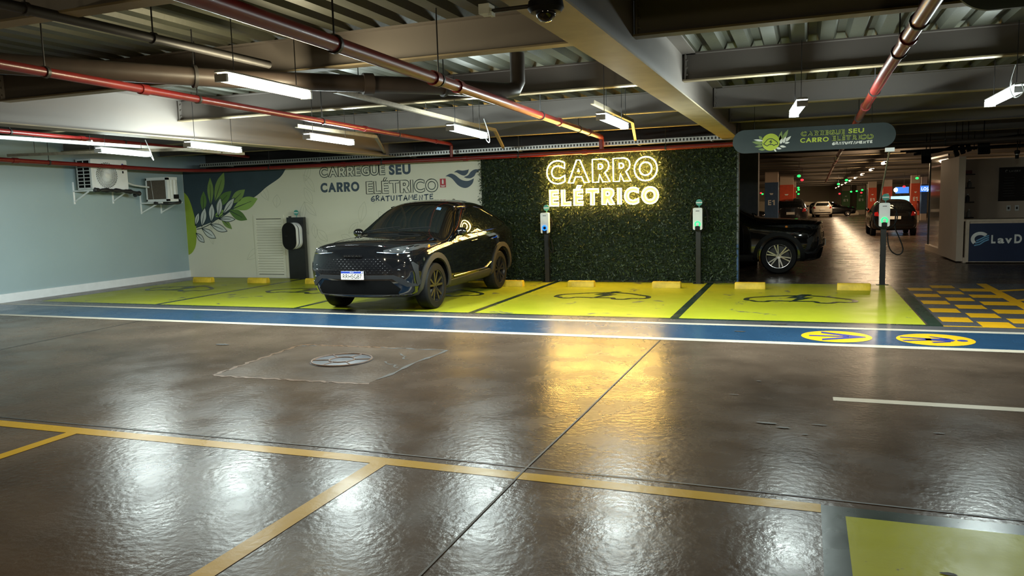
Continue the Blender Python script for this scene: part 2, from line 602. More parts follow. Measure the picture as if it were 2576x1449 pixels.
def fill_text(mb, text, box, o, ex, ey, bold=0.03, gap=0.10, t=0.0, off=0.002):
    o, ex, ey = Vector(o), Vector(ex), Vector(ey)
    nz = ex.cross(ey)
    for ch, mp in layout(text, *box, bold=bold, gap=gap):
        vs, fs, loops = glyph(ch, bold)
        q = [o + ex * mp(p)[0] + ey * mp(p)[1] + nz * (off + t) for p in vs]
        mb.add(q, fs)
        if t:
            for lp in loops:
                n = len(lp)
                a = [o + ex * mp(p)[0] + ey * mp(p)[1] + nz * off for p in lp]
                b = [o + ex * mp(p)[0] + ey * mp(p)[1] + nz * (off + t) for p in lp]
                mb.add(a + b, [(i, (i + 1) % n, n + (i + 1) % n, n + i) for i in range(n)])
    return mb


def line_text(mb, text, box, o, ex, ey, w, bold=0.03, gap=0.10, off=0.003):
    o, ex, ey = Vector(o), Vector(ex), Vector(ey)
    for ch, mp in layout(text, *box, bold=bold, gap=gap):
        for lp in glyph(ch, bold)[2]:
            pts = [mp(p) for p in lp]
            mb.ribbon(pts + pts[:2], w, o, ex, ey, off)
    return mb


STROKES = {'G': [[(.85, .95), (.45, .8), (.15, .45), (.2, .1), (.5, 0), (.8, .12), (.85, .38), (.55, .45), (.3, .3)]],
           'R': [[(.15, 0), (.2, .95)], [(.05, .85), (.5, 1), (.75, .8), (.6, .55), (.25, .45), (.5, .3), (.8, 0)]],
           'A': [[(.05, 0), (.3, .5), (.5, 1), (.65, .5), (.8, 0)], [(.15, .35), (.75, .38)]],
           'T': [[(0, .9), (.9, 1)], [(.45, .95), (.42, 0)]],
           'U': [[(.1, .95), (.12, .3), (.35, 0), (.65, .12), (.75, .95)]],
           'I': [[(.25, .95), (.22, 0)]],
           'M': [[(.05, 0), (.2, .95), (.5, .35), (.8, .98), (.95, 0)]],
           'E': [[(.75, .92), (.15, .88), (.12, .05), (.75, .1)], [(.15, .5), (.65, .55)]],
           'N': [[(.1, 0), (.15, .95), (.65, .05), (.72, 1)]]}


def script_text(mb, text, x0, x1, z0, z1, w, o, ex, ey, off=0.003):
    wd = [(.5 if c == 'I' else 1.05) for c in text]
    s = (x1 - x0) / sum(wd)
    x = x0
    for i, c in enumerate(text):
        lift = 0.08 * math.sin(i * 1.7)
        for st in STROKES[c]:
            mb.ribbon([(x + a * s, z0 + (b + lift) * (z1 - z0)) for a, b in st], w, o, ex, ey, off)
        x += wd[i] * s
    return mb


def smooth(pts, n=6, closed=False):
    P = [Vector(p) for p in pts]
    out = []
    N = len(P)
    for i in range(N if closed else N - 1):
        a, b, c, d = (P[(i - 1) % N], P[i], P[(i + 1) % N], P[(i + 2) % N]) if closed else (P[max(i - 1, 0)], P[i], P[i + 1], P[min(i + 2, N - 1)])
        for k in range(n):
            t = k / n
            out.append(0.5 * ((2 * b) + (c - a) * t + (2 * a - 5 * b + 4 * c - d) * t * t + (3 * b - a - 3 * c + d) * t ** 3))
    if not closed:
        out.append(P[-1])
    return out


def zf(y):
    """the slab and everything over it falls about 1 % beyond the charging bays"""
    return -0.011 * max(0.0, y - 18.0)

# ================================================================== the setting
def struct(name, mb, m, label=None, parent=None, sharp=38):
    o = mb.build(name, m, parent, sharp)
    o['kind'] = 'structure'
    if label:
        o['label'] = label
    if parent is None:
        o['category'] = name.split('_')[0]
    return o


YW = 15.55            # face of the mural wall
XL = -14.72           # face of the left wall
YS = [-9, 18, 92]

mb = MB()
for y0, y1 in zip(YS, YS[1:]):
    mb.add([(-15, y0, zf(y0)), (16, y0, zf(y0)), (16, y1, zf(y1)), (-15, y1, zf(y1))], [(0, 1, 2, 3)])
floor = struct('floor', mb, M['floor'], 'polished grey brown concrete garage floor')


def paint(name, poly, m, z, label=None):
    mb = MB().plate(poly, z)
    o = mb.build(name, M[m], floor)
    o['kind'] = 'structure'
    if label:
        o['label'] = label
    return o


def rect(x0, x1, y0, y1):
    return [(x0, y0), (x1, y0), (x1, y1), (x0, y1)]


# --- lime charging bays, their dark green dividers and border
DIV = [-14.1, -11.13, -8.08, -4.83, -1.71, 1.5]
BAYS = ['lime painted bay beside the left wall, worn patches', 'lime painted bay in front of the black charger', 'lime painted bay under the black car',
        'lime painted bay with a car symbol, left of the wide divider', 'lime painted bay nearest the yellow chequered area']
# the bay order follows DIV from the left wall
paint('bay_border', rect(-14.16, 1.64, 10.80, 10.90), 'dark_green', 0.002, 'dark green line along the front of the bays')
for i in range(5):
    x0, x1 = DIV[i] + 0.055, DIV[i + 1] - 0.055
    poly = [(x0, 10.90), (x1, 10.90), (x1, 15.42), (x0, 15.42)]
    if i == 0:
        poly = [(-14.1, 10.90), (x1, 10.90), (x1, 15.42), (-13.92, 15.42)]
    paint('parking_bay', poly, 'green_paint', 0.002, BAYS[i])
for i, x in enumerate(DIV[1:5]):
    w = 0.05 if i < 3 else 0.06
    paint('bay_divider', rect(x - w, x + w, 10.90, 15.42), 'dark_green', 0.003)
paint('bay_divider', rect(1.47, 1.63, 10.85, 15.5), 'dark_green', 0.003, 'broad dark green line at the right end of the bays')
paint('bay_divider', [(-14.17, 10.85), (-14.1, 10.85), (-13.92, 15.42), (-13.98, 15.42)], 'dark_green', 0.003)
paint('back_strip', rect(-14.0, 1.6, 15.42, 15.56), 'grey_paint', 0.0015)
paint('apron_strip', rect(-14.6, 14, 10.50, 10.80), 'grey_paint', 0.0012, 'grey strip between the bays and the blue walkway')


# --- car outline with a lightning bolt, painted in each bay
def car_symbol(cx, cy, L, D, full=True):
    up = smooth([(-.5, -.1, 0), (-.44, .02, 0), (-.36, .10, 0), (-.22, .22, 0), (-.05, .30, 0), (.12, .31, 0), (.27, .20, 0), (.38, .05, 0), (.46, -.05, 0), (.5, -.18, 0), (.49, -.34, 0), (.42, -.40, 0)], 5)
    lo = smooth([(-.5, -.1, 0), (-.5, -.30, 0), (-.45, -.36, 0), (-.40, -.46, 0), (-.31, -.46, 0), (-.26, -.36, 0), (-.1, -.36, 0), (.02, -.36, 0), (.13, -.36, 0), (.18, -.5, 0), (.28, -.5, 0), (.34, -.38, 0), (.42, -.40, 0)], 5)
    g = MB()
    f = lambda ps: [(cx + p.x * L, cy + p.y * D) for p in ps]
    g.ribbon(f(up), 0.085, (0, 0, 0.005), (1, 0, 0), (0, 1, 0))
    g.ribbon(f(lo), 0.085, (0, 0, 0.005), (1, 0, 0), (0, 1, 0))
    bolt = [(.02, .48), (-.13, .02), (-.02, .02), (-.10, -.48), (.13, .10), (.03, .10), (.12, .48)]
    g.add([(cx + a * L, cy + b * D, 0.0055) for a, b in bolt], [tuple(range(7))])
    o = g.build('car_symbol', M['dark_green'], floor)
    o['kind'] = 'structure'


for i in range(5):
    c = [-12.7, -9.5, -6.4, -3.3, -0.07][i]
    car_symbol(c, 13.3, 1.62, 1.05)

# --- blue walkway with white edges
paint('walkway', rect(-14.6, 14, 9.29, 10.42), 'blue_paint', 0.0015, 'blue walkway strip across the lane')
paint('walkway_edge', rect(-14.6, 14, 10.37, 10.50), 'white_paint', 0.003, 'white line on the bay side of the walkway')
paint('walkway_edge', rect(-14.6, 14, 9.20, 9.35), 'white_paint', 0.003, 'white line on the lane side of the walkway')
paint('arrow_roundel', ell(0.36, 9.82, 0.39, 0.385), 'amber_paint', 0.0035, 'amber disc with a blue arrow')
paint('walker_roundel', ell(1.40, 9.82, 0.40, 0.385), 'amber_paint', 0.0035, 'amber disc with a walking figure')
g = MB()
g.add([(x, y, 0.005) for x, y in [(0.06, 9.86), (0.06, 9.79), (0.5, 9.79), (0.5, 9.86)]], [(0, 1, 2, 3)])
g.add([(x, y, 0.005) for x, y in [(0.2, 10.12), (0.2, 10.02), (0.52, 9.825), (0.20, 9.63), (0.20, 9.53), (0.68, 9.80), (0.68, 9.85)]], [tuple(range(7))])
o = g.build('arrow_mark', M['ink_paint'], floor)
o['kind'] = 'structure'
g = MB()
for poly in ([(1.05, 9.94), (1.05, 9.88), (1.36, 9.80), (1.36, 9.88)], [(1.05, 9.72), (1.07, 9.66), (1.36, 9.76), (1.36, 9.83)],
             [(1.30, 9.87), (1.30, 9.75), (1.56, 9.72), (1.60, 9.80), (1.56, 9.89)], [(1.36, 10.03), (1.38, 9.97), (1.52, 9.84), (1.56, 9.90)],
             [(1.34, 9.66), (1.54, 9.74), (1.54, 9.68), (1.36, 9.60)], ell(1.67, 9.80, 0.055, 0.06, 14)):
    g.add([(x, y, 0.005) for x, y in poly], [tuple(range(len(poly)))])
o = g.build('walker_mark', M['ink_paint'], floor)
o['kind'] = 'structure'

# --- yellow bay lines in the near row, white lane dash, near lime bay
paint('yellow_line', [(-14.6, 4.18), (-6.2, 4.28), (-3, 4.34), (0.1, 4.32), (0.1, 4.44), (-3, 4.46), (-6.3, 4.41), (-14.6, 4.31)], 'yellow_paint', 0.002, 'long yellow line across the near floor')
paint('yellow_line', rect(-2.70, -2.58, -4, 4.36), 'yellow_paint', 0.0025, 'yellow line running to the bottom edge, right')
paint('yellow_line', rect(-5.42, -5.31, -4, 4.31), 'yellow_paint', 0.0025, 'yellow line running to the left edge')
paint('near_bay_border', rect(0.10, 4.2, -1.2, 4.43), 'dark_green', 0.002, 'dark green border of the near lime bay')
paint('near_parking_bay', rect(0.22, 3.2, -1.2, 4.30), 'green_paint', 0.003, 'lime painted bay in the near right corner')
paint('lane_dash', rect(0.235, 3.2, 6.76, 6.88), 'white_paint', 0.002, 'white dash in the traffic lane')
# --- yellow chequered keep-clear area
paint('chequer_ground', rect(1.64, 5.2, 10.82, 15.75), 'grey_paint', 0.0015)
paint('chequer_edge', rect(1.63, 5.2, 10.80, 10.86), 'amber_paint', 0.003)
g = MB()
for k in range(3):
    x0 = 1.67 + 0.395 * k
    x1 = x0 + (0.355 if k < 2 else 0.42)
    for r in range(7):
        y0 = 11.19 + 0.845 * r - (0.42 if k == 1 else 0) + (0.0 if k < 2 else 0.0)
        if k == 1:
            y0 += 0.84 - 0.42 - 0.42
        if y0 < 10.8:
            y0 = 10.86
        if y0 + 0.39 > 15.75:
            continue
        if k == 2:
            g.plate(rect(x0, x1, y0, y0 + 0.4), 0.003)
        else:
            g.plate(rect(x0, x1, y0, y0 + 0.4), 0.003)
o = g.build('chequer_bricks', M['amber_paint'], floor)
o['kind'] = 'structure'
paint('chequer_line', rect(2.86, 3.02, 10.86, 15.75), 'amber_paint', 0.0035, 'solid yellow line through the chequered area')
g = MB()
for y in (11.0, 12.2, 13.4, 14.6):
    g.plate([(3.02, y), (5.2, y + 1.15), (5.2, y + 1.33), (3.02, y + 0.18)], 0.003)
o = g.build('chequer_hatching', M['amber_paint'], floor)
o['kind'] = 'structure'

# --- joints, the repaired square round the manhole, chips
g = MB()
g.ribbon([(-1.61, 9.2), (-1.64, 5.87), (-1.66, 4.56), (-1.63, 0)], 0.013, (0, 0, 0.0045), (1, 0, 0), (0, 1, 0))
g.ribbon([(-14.6, 4.40), (-6.41, 4.48), (-3.05, 4.55), (-0.66, 4.54), (1.07, 4.50), (4, 4.47)], 0.014, (0, 0, 0.004), (1, 0, 0), (0, 1, 0))
g.ribbon([(-9.75, 9.2), (-9.63, 6.8), (-9.6, 2)], 0.018, (0, 0, 0.004), (1, 0, 0), (0, 1, 0))
o = g.build('floor_joint', M['joint'], floor)
o['kind'] = 'structure'
paint('repaired_patch', [(-5.72, 6.28), (-3.93, 6.34), (-3.89, 8.05), (-5.85, 7.95)], 'patch', 0.0012, 'square patch of repaired concrete round the manhole')
g = MB()
for k in range(5):
    xs = np.linspace(0, 1, 14)
    w = [0.012 + 0.05 * abs(math.sin(i * 2.3 + k) * math.sin(i * 0.9 + 2 * k)) for i in range(14)]
    a, b = [((-3.93, 6.5), (-3.90, 8.03)), ((-3.95, 8.03), (-4.75, 8.02)), ((-5.83, 7.9), (-5.6, 7.96)), ((-4.3, 7.3), (-3.98, 7.05)), ((-4.35, 7.75), (-4.1, 7.45))][k]
    g.ribbon([(a[0] + (b[0] - a[0]) * t + 0.02 * math.sin(9 * t + k), a[1] + (b[1] - a[1]) * t + 0.02 * math.sin(13 * t)) for t in xs], [q * (1 if k < 2 else 0.5) for q in w], (0, 0, 0.003), (1, 0, 0), (0, 1, 0))
for (x, y, a, b) in [(-6.9, 7.75, .13, .035), (-7.6, 4.95, .05, .012), (-0.25, 5.95, .09, .03), (-0.13, 5.86, .06, .02), (0.02, 5.73, .03, .012), (0.12, 6.0, .07, .012), (0.9, 6.0, .05, .014), (-0.55, 6.75, .05, .01), (-0.38, 7.3, .03, .012), (-0.31, 10.62, .12, .07), (-0.75, 9.95, .1, .03), (1.0, 3.2, .05, .02), (0.75, 3.35, .07, .02), (0.62, 3.75, .04, .02)]:
    n = 12
    g.plate([(x + a * math.cos(2 * PI * i / n) * (0.6 + 0.4 * rng.random()), y + b * math.sin(2 * PI * i / n) * (0.6 + 0.4 * rng.random())) for i in range(n)], 0.0065)
o = g.build('floor_chips', M['crack'], floor)
o['kind'] = 'structure'

g = MB()
for (p, q) in (((-5.72, 6.26), (-3.93, 6.32)), ((-5.74, 6.28), (-5.87, 7.95)), ((-5.85, 7.98), (-4.6, 8.04))):
    n = 24
    g.ribbon([(p[0] + (q[0] - p[0]) * k / n + .02 * math.sin(k * 1.9), p[1] + (q[1] - p[1]) * k / n + .02 * math.sin(k * 2.7)) for k in range(n + 1)], [.02 + .035 * abs(math.sin(k * .8 + p[0])) for k in range(n + 1)], (0, 0, 0.0022), (1, 0, 0), (0, 1, 0))
o = g.build('rust_stain', concrete('rusty_concrete', (0.075, 0.042, 0.022), (0.14, 0.082, 0.046), 0.4, 0.3), floor)
o['kind'] = 'structure'

# --- manhole cover (lifts out: a thing)
t = thing('manhole_cover', 'round iron manhole cover with star ribs set in the repaired patch', 'manhole cover', (-4.80, 7.24, 0.002))
MBr = MB().lathe([(0.345, 0), (0.345, 0.004), (0.335, 0.006), (0.0, 0.006)], n=40)
MBr.build('cover_plate', mat('worn_iron', (0.075, 0.078, 0.09), 0.38, metal=0.3, var=0.4, scale=7), t)
g = MB()
g.tube([(0.33 * math.cos(a), 0.33 * math.sin(a), 0.008) for a in np.linspace(0, 2 * PI, 41)[:-1]], 0.010, 6, closed=True)
g.tube([(0.14 * math.cos(a), 0.14 * math.sin(a), 0.008) for a in np.linspace(0, 2 * PI, 25)[:-1]], 0.009, 6, closed=True)
for k in range(6):
    a = k * PI / 3 + 0.35
    g.tube([(0.14 * math.cos(a), 0.14 * math.sin(a), 0.008), (0.33 * math.cos(a), 0.33 * math.sin(a), 0.008)], 0.008, 6)
g.build('rib_pattern', mat('rusty_iron', (0.10, 0.055, 0.035), 0.6, var=0.4, scale=14), t)

# ------------------------------------------------------------------ walls
struct('wall_left', MB().box(XL - 0.2, XL, -9, 16.5, 0, 3.4), M['wall_grey'], 'grey green side wall behind the air conditioners')
struct('baseboard_left', MB().box(XL, XL + 0.03, -9, YW, 0, 0.17), M['white_trim'], 'white skirting at the foot of the grey green wall')
wall_back = struct('wall_back', MB().box(XL, -1.2, YW, YW + 0.15, 0, 2.68), M['mural'], 'pale green wall with a painted leaf mural and lettering')
struct('wall_back', MB().box(XL, -1.3, 16.4, 16.5, 0, 3.32), M['upper_wall'], 'dark recessed wall above the mural')
struct('wall_front', MB().box(-15, 12.2, -9.2, -9, 0, 3.4), M['upper_wall'])
struct('wall_right', MB().box(12, 12.2, -9, 23, 0, 3.4), M['plaster'])
struct('wall_far', MB().box(-15, 16, 92, 92.2, -1.2, 3), M['white_wall_far'], 'pale wall at the far end of the garage')
struct('wall_far', MB().box(16, 16.2, 23, 92, -1.2, 3.3), M['white_wall_far'])
struct('wall_far', MB().box(-15.2, -15, 16.5, 92, -1.2, 3.3), M['white_wall_far'])
struct('wall_ramp', MB().prism([(-8, -0.9), (5.05, -0.9), (5.05, -0.55), (4.75, -0.28), (4.28, -0.05), (3.3, 0.28), (2.2, 0.53), (-1, 0.74), (-8, 0.9)], (0, 86.3, 0), (1, 0, 0), (0, 0, 1), 0.3), M['white_wall_far'], 'white curved ramp parapet far behind the cars')

# ------------------------------------------------------------------ mural on the back wall
EX, EZ = (1, 0, 0), (0, 0, 1)
WO = (0, YW, 0)


def wallpaint(name, mb, m, label=None):
    o = mb.build(name, M[m], wall_back)
    o['kind'] = 'structure'
    if label:
        o['label'] = label
    return o


def wpoly(pts, off):
    return MB().add([(x, YW - off, z) for x, z in pts], [tuple(range(len(pts)))])


def wcurve(pts, n=6):
    return [(p.x, p.y) for p in smooth([(a, b, 0) for a, b in pts], n)]


dark = wcurve([(-11.58, 2.66), (-11.60, 2.59), (-11.77, 2.41), (-12.17, 2.2), (-12.52, 1.98), (-13.15, 1.71), (-13.55, 1.51), (-13.91, 1.38), (-14.4, 1.24)])
wallpaint('mural_field', wpoly(dark + [(-14.71, 1.2), (-14.71, 2.66)], 0.002), 'navy', 'dark slate field of the mural')
lime = wcurve([(-14.71, 2.15), (-14.58, 2.01), (-14.47, 1.7), (-14.40, 1.3), (-14.44, 0.86), (-14.57, 0.64), (-14.71, 0.56)])
wallpaint('mural_shape', wpoly(lime, 0.004), 'lime_mural', 'lime green curved shape at the corner')


def leaf(base, tip, width, m, off, vein=0.75, outline=None):
    bx, bz = base
    dx, dz = tip[0] - bx, tip[1] - bz
    L = math.hypot(dx, dz)
    ux, uz = dx / L, dz / L
    prof = [(0, 0), (.12, .3), (.3, .75), (.5, 1), (.7, .85), (.86, .45), (1, 0)]
    s = smooth([(a, b, 0) for a, b in prof], 4)
    A = [(bx + ux * p.x * L - uz * p.y * width / 2, bz + uz * p.x * L + ux * p.y * width / 2) for p in s]
    B = [(bx + ux * p.x * L + uz * p.y * width / 2, bz + uz * p.x * L - ux * p.y * width / 2) for p in s]
    ring = A + B[::-1][1:-1]
    o = wallpaint('painted_leaf', wpoly(ring, off), m)
    g = MB()
    v = [(bx + ux * L * t, bz + uz * L * t) for t in (0.02, vein * 0.5, vein)]
    g.ribbon(v, [0.022, 0.016, 0.008], WO, EX, EZ, 0)
    if outline:
        g.ribbon(ring + ring[:1], 0.015, WO, EX, EZ, 0)
    q = g.build('leaf_line', M['line_mural'], o)
    q.location = (0, -off - 0.0015, 0)
    q['kind'] = 'structure'


for b_, t_, w_, m_ in [((-13.89, 1.80), (-13.85, 2.49), .19, 'leaf_a'), ((-13.76, 1.88), (-13.41, 2.60), .26, 'leaf_a'), ((-14.14, 1.63), (-14.08, 2.16), .19, 'leaf_b'),
                       ((-13.76, 1.74), (-13.22, 2.14), .24, 'leaf_b'), ((-13.30, 1.82), (-12.81, 2.16), .24, 'leaf_a'), ((-13.22, 1.70), (-12.45, 1.93), .31, 'leaf_c'),
                       ((-13.37, 1.68), (-12.80, 1.42), .24, 'leaf_b'), ((-13.62, 1.50), (-13.28, 1.20), .16, 'leaf_a'), ((-13.8, 1.52), (-13.45, 1.66), .18, 'leaf_c')]:
    leaf(b_, t_, w_, m_, 0.005)
for b_, t_, w_ in [((-14.42, 1.30), (-14.28, 1.63), .13), ((-14.22, 1.27), (-14.07, 1.75), .18), ((-13.91, 1.37), (-13.84, 1.85), .18), ((-13.68, 1.51), (-13.57, 1.98), .18),
                   ((-13.54, 1.56), (-13.14, 1.97), .17), ((-13.67, 1.46), (-13.16, 1.44), .13), ((-13.94, 1.33), (-13.43, 1.15), .17), ((-14.22, 1.23), (-13.80, .98), .18), ((-14.42, 1.12), (-14.17, .88), .15)]:
    leaf(b_, t_, w_, 'white_mural', 0.008, outline=True)
g = MB().ribbon(wcurve([(-14.38, 1.21), (-14.18, 1.25), (-13.92, 1.35), (-13.54, 1.56), (-13.22, 1.73)]), 0.02, WO, EX, EZ, 0.0105)
wallpaint('leaf_stem', g, 'line_mural')
g = MB()
for k in range(46):            # faint leaf outlines scattered over the pale field
    x, z = rng.uniform(-14.2, -6.9), rng.uniform(0.15, 2.3)
    if -12.8 < x < -11.6 and z < 1.6 or (x < -12.3 and z > 1.9) or (x > -10.8 and z > 1.75):
        continue
    a, l, w = rng.uniform(0.3, 2.8), rng.uniform(0.3, 0.55), rng.uniform(0.12, 0.22)
    for s in (1, -1):
        pts = [(x + l * t * math.cos(a) - s * w / 2 * math.sin(PI * t) * math.sin(a), z + l * t * math.sin(a) + s * w / 2 * math.sin(PI * t) * math.cos(a)) for t in np.linspace(0, 1, 9)]
        g.ribbon(pts, 0.007, WO, EX, EZ, 0.0012)
    g.ribbon([(x + l * t * math.cos(a), z + l * t * math.sin(a)) for t in (0.05, 0.8)], 0.006, WO, EX, EZ, 0.0012)
wallpaint('leaf_tracery', g, 'faint_line', 'faint leaf outlines on the pale wall')
g = line_text(MB(), 'CARREGUE', (-10.64, -8.90, 2.37, 2.60), WO, EX, EZ, 0.018, bold=0.045, gap=0.06)
wallpaint('wall_lettering', g, 'line_mural', 'outlined word CARREGUE')
g = fill_text(MB(), 'SEU', (-8.80, -8.25, 2.36, 2.58), WO, EX, EZ, bold=0.05, gap=0.08)
wallpaint('wall_lettering', g, 'slate', 'solid word SEU')
g = fill_text(MB(), 'CARRO', (-10.64, -9.59, 2.02, 2.24), WO, EX, EZ, bold=0.05, gap=0.07)
wallpaint('wall_lettering', g, 'slate', 'solid word CARRO')
g = line_text(MB(), 'EL\u00c9TRICO', (-9.41, -7.59, 1.95, 2.23), WO, EX, EZ, 0.018, bold=0.03, gap=0.07)
wallpaint('wall_lettering', g, 'line_mural', 'outlined word EL\u00c9TRICO')
g = script_text(MB(), 'GRATUITAMENTE', -9.31, -7.68, 1.78, 1.90, 0.026, WO, EX, EZ)
wallpaint('wall_lettering', g, 'slate', 'hand lettered word GRATUITAMENTE')
g = MB()
for pts in (wcurve([(-7.40, 2.28), (-7.28, 2.33), (-7.17, 2.30), (-7.02, 2.19), (-6.86, 2.16), (-6.72, 2.21)]) + wcurve([(-6.72, 2.21), (-6.76, 2.10), (-6.87, 2.02), (-6.98, 2.015), (-7.11, 2.08), (-7.24, 2.22), (-7.33, 2.27)]),
            wcurve([(-7.19, 2.36), (-7.10, 2.40), (-6.98, 2.385), (-6.86, 2.40), (-6.83, 2.42)]) + wcurve([(-6.83, 2.42), (-6.86, 2.33), (-6.93, 2.28), (-7.01, 2.29), (-7.12, 2.35)]),
            wcurve([(-6.96, 2.245), (-6.86, 2.28), (-6.78, 2.36), (-6.68, 2.40), (-6.55, 2.385)]) + wcurve([(-6.55, 2.385), (-6.66, 2.33), (-6.71, 2.26), (-6.80, 2.215), (-6.90, 2.22)])):
    g.add([(x, YW - 0.002, z) for x, z in pts], [tuple(range(len(pts)))])
wallpaint('wave_emblem', g, 'slate', 'slate emblem of three curved wings')

# louvred vent door
d1 = struct('door_1', MB().box(-12.60, -12.54, YW - 0.03, YW, 0, 1.52).box(-11.79, -11.72, YW - 0.03, YW, 0, 1.52).box(-12.54, -11.79, YW - 0.03, YW, 1.44, 1.52).box(-12.54, -11.79, YW - 0.03, YW, 0.0, 0.08)
            .box(-12.62, -12.60, YW - 0.012, YW, 0, 1.54), M['mural'], 'louvred metal vent door painted like the mural wall')
g = MB()
for k in range(21):
    z = 0.10 + k * 0.0635
    g.add([(-12.54, YW - 0.028, z), (-11.79, YW - 0.028, z), (-11.79, YW - 0.003, z + 0.055), (-12.54, YW - 0.003, z + 0.055), (-12.54, YW - 0.028, z - 0.006), (-11.79, YW - 0.028, z - 0.006)], [(0, 1, 2, 3), (0, 4, 5, 1)])
o = g.build('louvre', M['mural'], d1, recalc=False)
o['kind'] = 'structure'
o = MB().box(-12.54, -11.79, YW - 0.002, YW - 0.001, 0.08, 1.44).build('vent_back', M['hole'], d1)
o['kind'] = 'structure'

# extinguisher notice on the wall
t = thing('extinguisher_sign', 'small red fire extinguisher sign between the outlined lettering and the wing emblem', 'sign', (-7.465, YW, 2.04))
MB().box(-0.07, 0.07, -0.008, -0.002, 0, 0.19).build('sign_panel', M['red_sign'], t)
g = MB().box(-0.02, 0.02, -0.010, -0.0085, 0.075, 0.155).box(-0.012, 0.012, -0.010, -0.0085, 0.155, 0.175).box(-0.055, 0.055, -0.010, -0.0085, 0.03, 0.042).box(-0.04, 0.04, -0.010, -0.0085, 0.012, 0.022)
g.build('pictogram', M['sign_white'], t)

# ------------------------------------------------------------------ artificial hedge wall
HX0, HX1, HZ0, HZ1 = -6.53, -1.24, 0.02, 2.60
t = thing('hedge_wall', 'wall panel of artificial green foliage behind the neon lettering', 'plant wall', ((HX0 + HX1) / 2, YW, 0))
cx = (HX0 + HX1) / 2
MB().box(HX0 - cx, HX1 - cx, -0.05, -0.001, HZ0, HZ1).build('backing_board', M['hedge_board'], t)
N = 30000
px = rng.uniform(HX0 - 0.03, HX1 + 0.01, N) - cx
pz = rng.uniform(HZ0, HZ1 + 0.01, N)
py = -0.045 - rng.random(N) ** 1.4 * 0.10
L_ = rng.uniform(0.035, 0.085, N)
W_ = L_ * rng.uniform(0.22, 0.42, N)
ang = rng.uniform(0, 2 * PI, N)
tilt = rng.uniform(-0.2, 1.1, N)
d_ = np.stack([np.cos(ang) * np.cos(tilt), -np.sin(tilt), np.sin(ang) * np.cos(tilt) - 0.15], 1)
d_ /= np.linalg.norm(d_, axis=1)[:, None]
rn = rng.normal(size=(N, 3))
s_ = np.cross(d_, rn)
s_ /= np.linalg.norm(s_, axis=1)[:, None]
c0 = np.stack([px, py, pz], 1)
V = np.stack([c0, c0 + d_ * (L_ * .5)[:, None] + s_ * (W_ * .5)[:, None], c0 + d_ * L_[:, None], c0 + d_ * (L_ * .5)[:, None] - s_ * (W_ * .5)[:, None]], 1).reshape(-1, 3)
me = bpy.data.meshes.new('foliage')
me.from_pydata(V.tolist(), [], np.arange(4 * N).reshape(N, 4).tolist())
me.materials.append(M['leaves'])
o = bpy.data.objects.new('foliage', me)
COL.objects.link(o)
o.parent = t
o['kind'] = 'stuff'
struct('trim_1', MB().box(-1.235, -1.20, YW - 0.06, YW + 0.10, 0.75, 2.6), mat('grey_edge_board', (0.12, 0.13, 0.14), 0.6), 'grey edge board at the right end of the hedge')
struct('trim_2', MB().box(-1.235, -1.20, YW - 0.06, YW + 0.10, 0, 0.75), M['navy_column'], 'blue lower edge board at the right end of the hedge')

# ------------------------------------------------------------------ ceiling: profiled deck, girders, cross beams, columns
ZD = 3.31
g = MB()
xs = []
x = -14.72
while x < 16:
    xs += [(x, 0.0), (x + 0.13, 0.0), (x + 0.165, 0.075), (x + 0.245, 0.075)]
    x += 0.28
for y0, y1 in zip(YS, YS[1:]):
    b = len(g.v)
    for y in (y0, y1):
        g.v += [(a, y, ZD + h + zf(y)) for a, h in xs]
    n = len(xs)
    g.f += [(b + i, b + i + 1, b + n + i + 1, b + n + i) for i in range(n - 1)]
struct('ceiling', g, M['deck'], 'ribbed metal deck of the ceiling', sharp=10)


def ibeam(p, q, depth, fw, m, plates=True):
    """I section along x or y, top at deck level"""
    g, fl = MB(), MB()
    p, q = Vector(p), Vector(q)
    tf, tw = 0.016, 0.012
    up = Vector((0, 0, 1))
    g.bar(p + up * (depth / 2), q + up * (depth / 2), tw, depth - 2 * tf)
    fl.bar(p + up * (tf / 2), q + up * (tf / 2), fw, tf)
    g.bar(p + up * (depth - tf / 2), q + up * (depth - tf / 2), fw, tf)
    if plates:
        d = (q - p).normalized()
        for e, s in ((p, 1), (q, -1)):
            g.bar(e + d * s * 0.02 + up * (depth / 2), e + d * s * 0.035 + up * (depth / 2), fw * 0.9, depth - 0.03)
            for zz in (0.07, 0.15, 0.23):
                for sgn in (-1, 1):
                    side = d.cross(up) * sgn * fw * 0.3
                    g.cyl(e + d * s * 0.035 + up * zz + side, e + d * s * 0.055 + up * zz + side, 0.012, 8)
    return g, fl


def beam(gf, m, label=None):
    o = struct('beam', gf[0], m, label)
    q = gf[1].build('bottom_flange', M['flange'], o)
    q['kind'] = 'structure'
    return o


GX = [-8.62, -1.33, 5.96]
for x in GX:
    beam(ibeam((x, -9, 2.74), (x, 19.6, 2.74), ZD - 2.74, 0.30, None, False), M['girder'],
           {-8.62: 'long main girder near the left wall', -1.33: 'long main girder over the end of the hedge wall', 5.96: 'long main girder on the right'}[x])
BY = [-7.3, -4.5, -1.7, 1.05, 3.88, 6.44, 9.15, 12.22, 14.85]
for y in BY:
    for x0, x1 in ((-14.7, -8.63), (-8.61, -1.34), (-1.32, 5.95), (5.97, 12)):
        beam(ibeam((x0, y, 3.0), (x1, y, 3.0), ZD - 3.0, 0.14, None, x0 > -14), M['beam'])
y = 17.6
while y < 90:
    z = 3.0 + zf(y)
    beam(ibeam((-14 if y > 19 else -1.6, y, z), (15.5, y, z), 0.31, 0.14, None, False), M['beam'])
    y += 2.8 if y < 50 else 4.2
struct('column', MB().box(-2.05, -1.07, 19.6, 20.1, -0.03, 2.95), M['grey_column'], 'dark grey column behind the second black car')

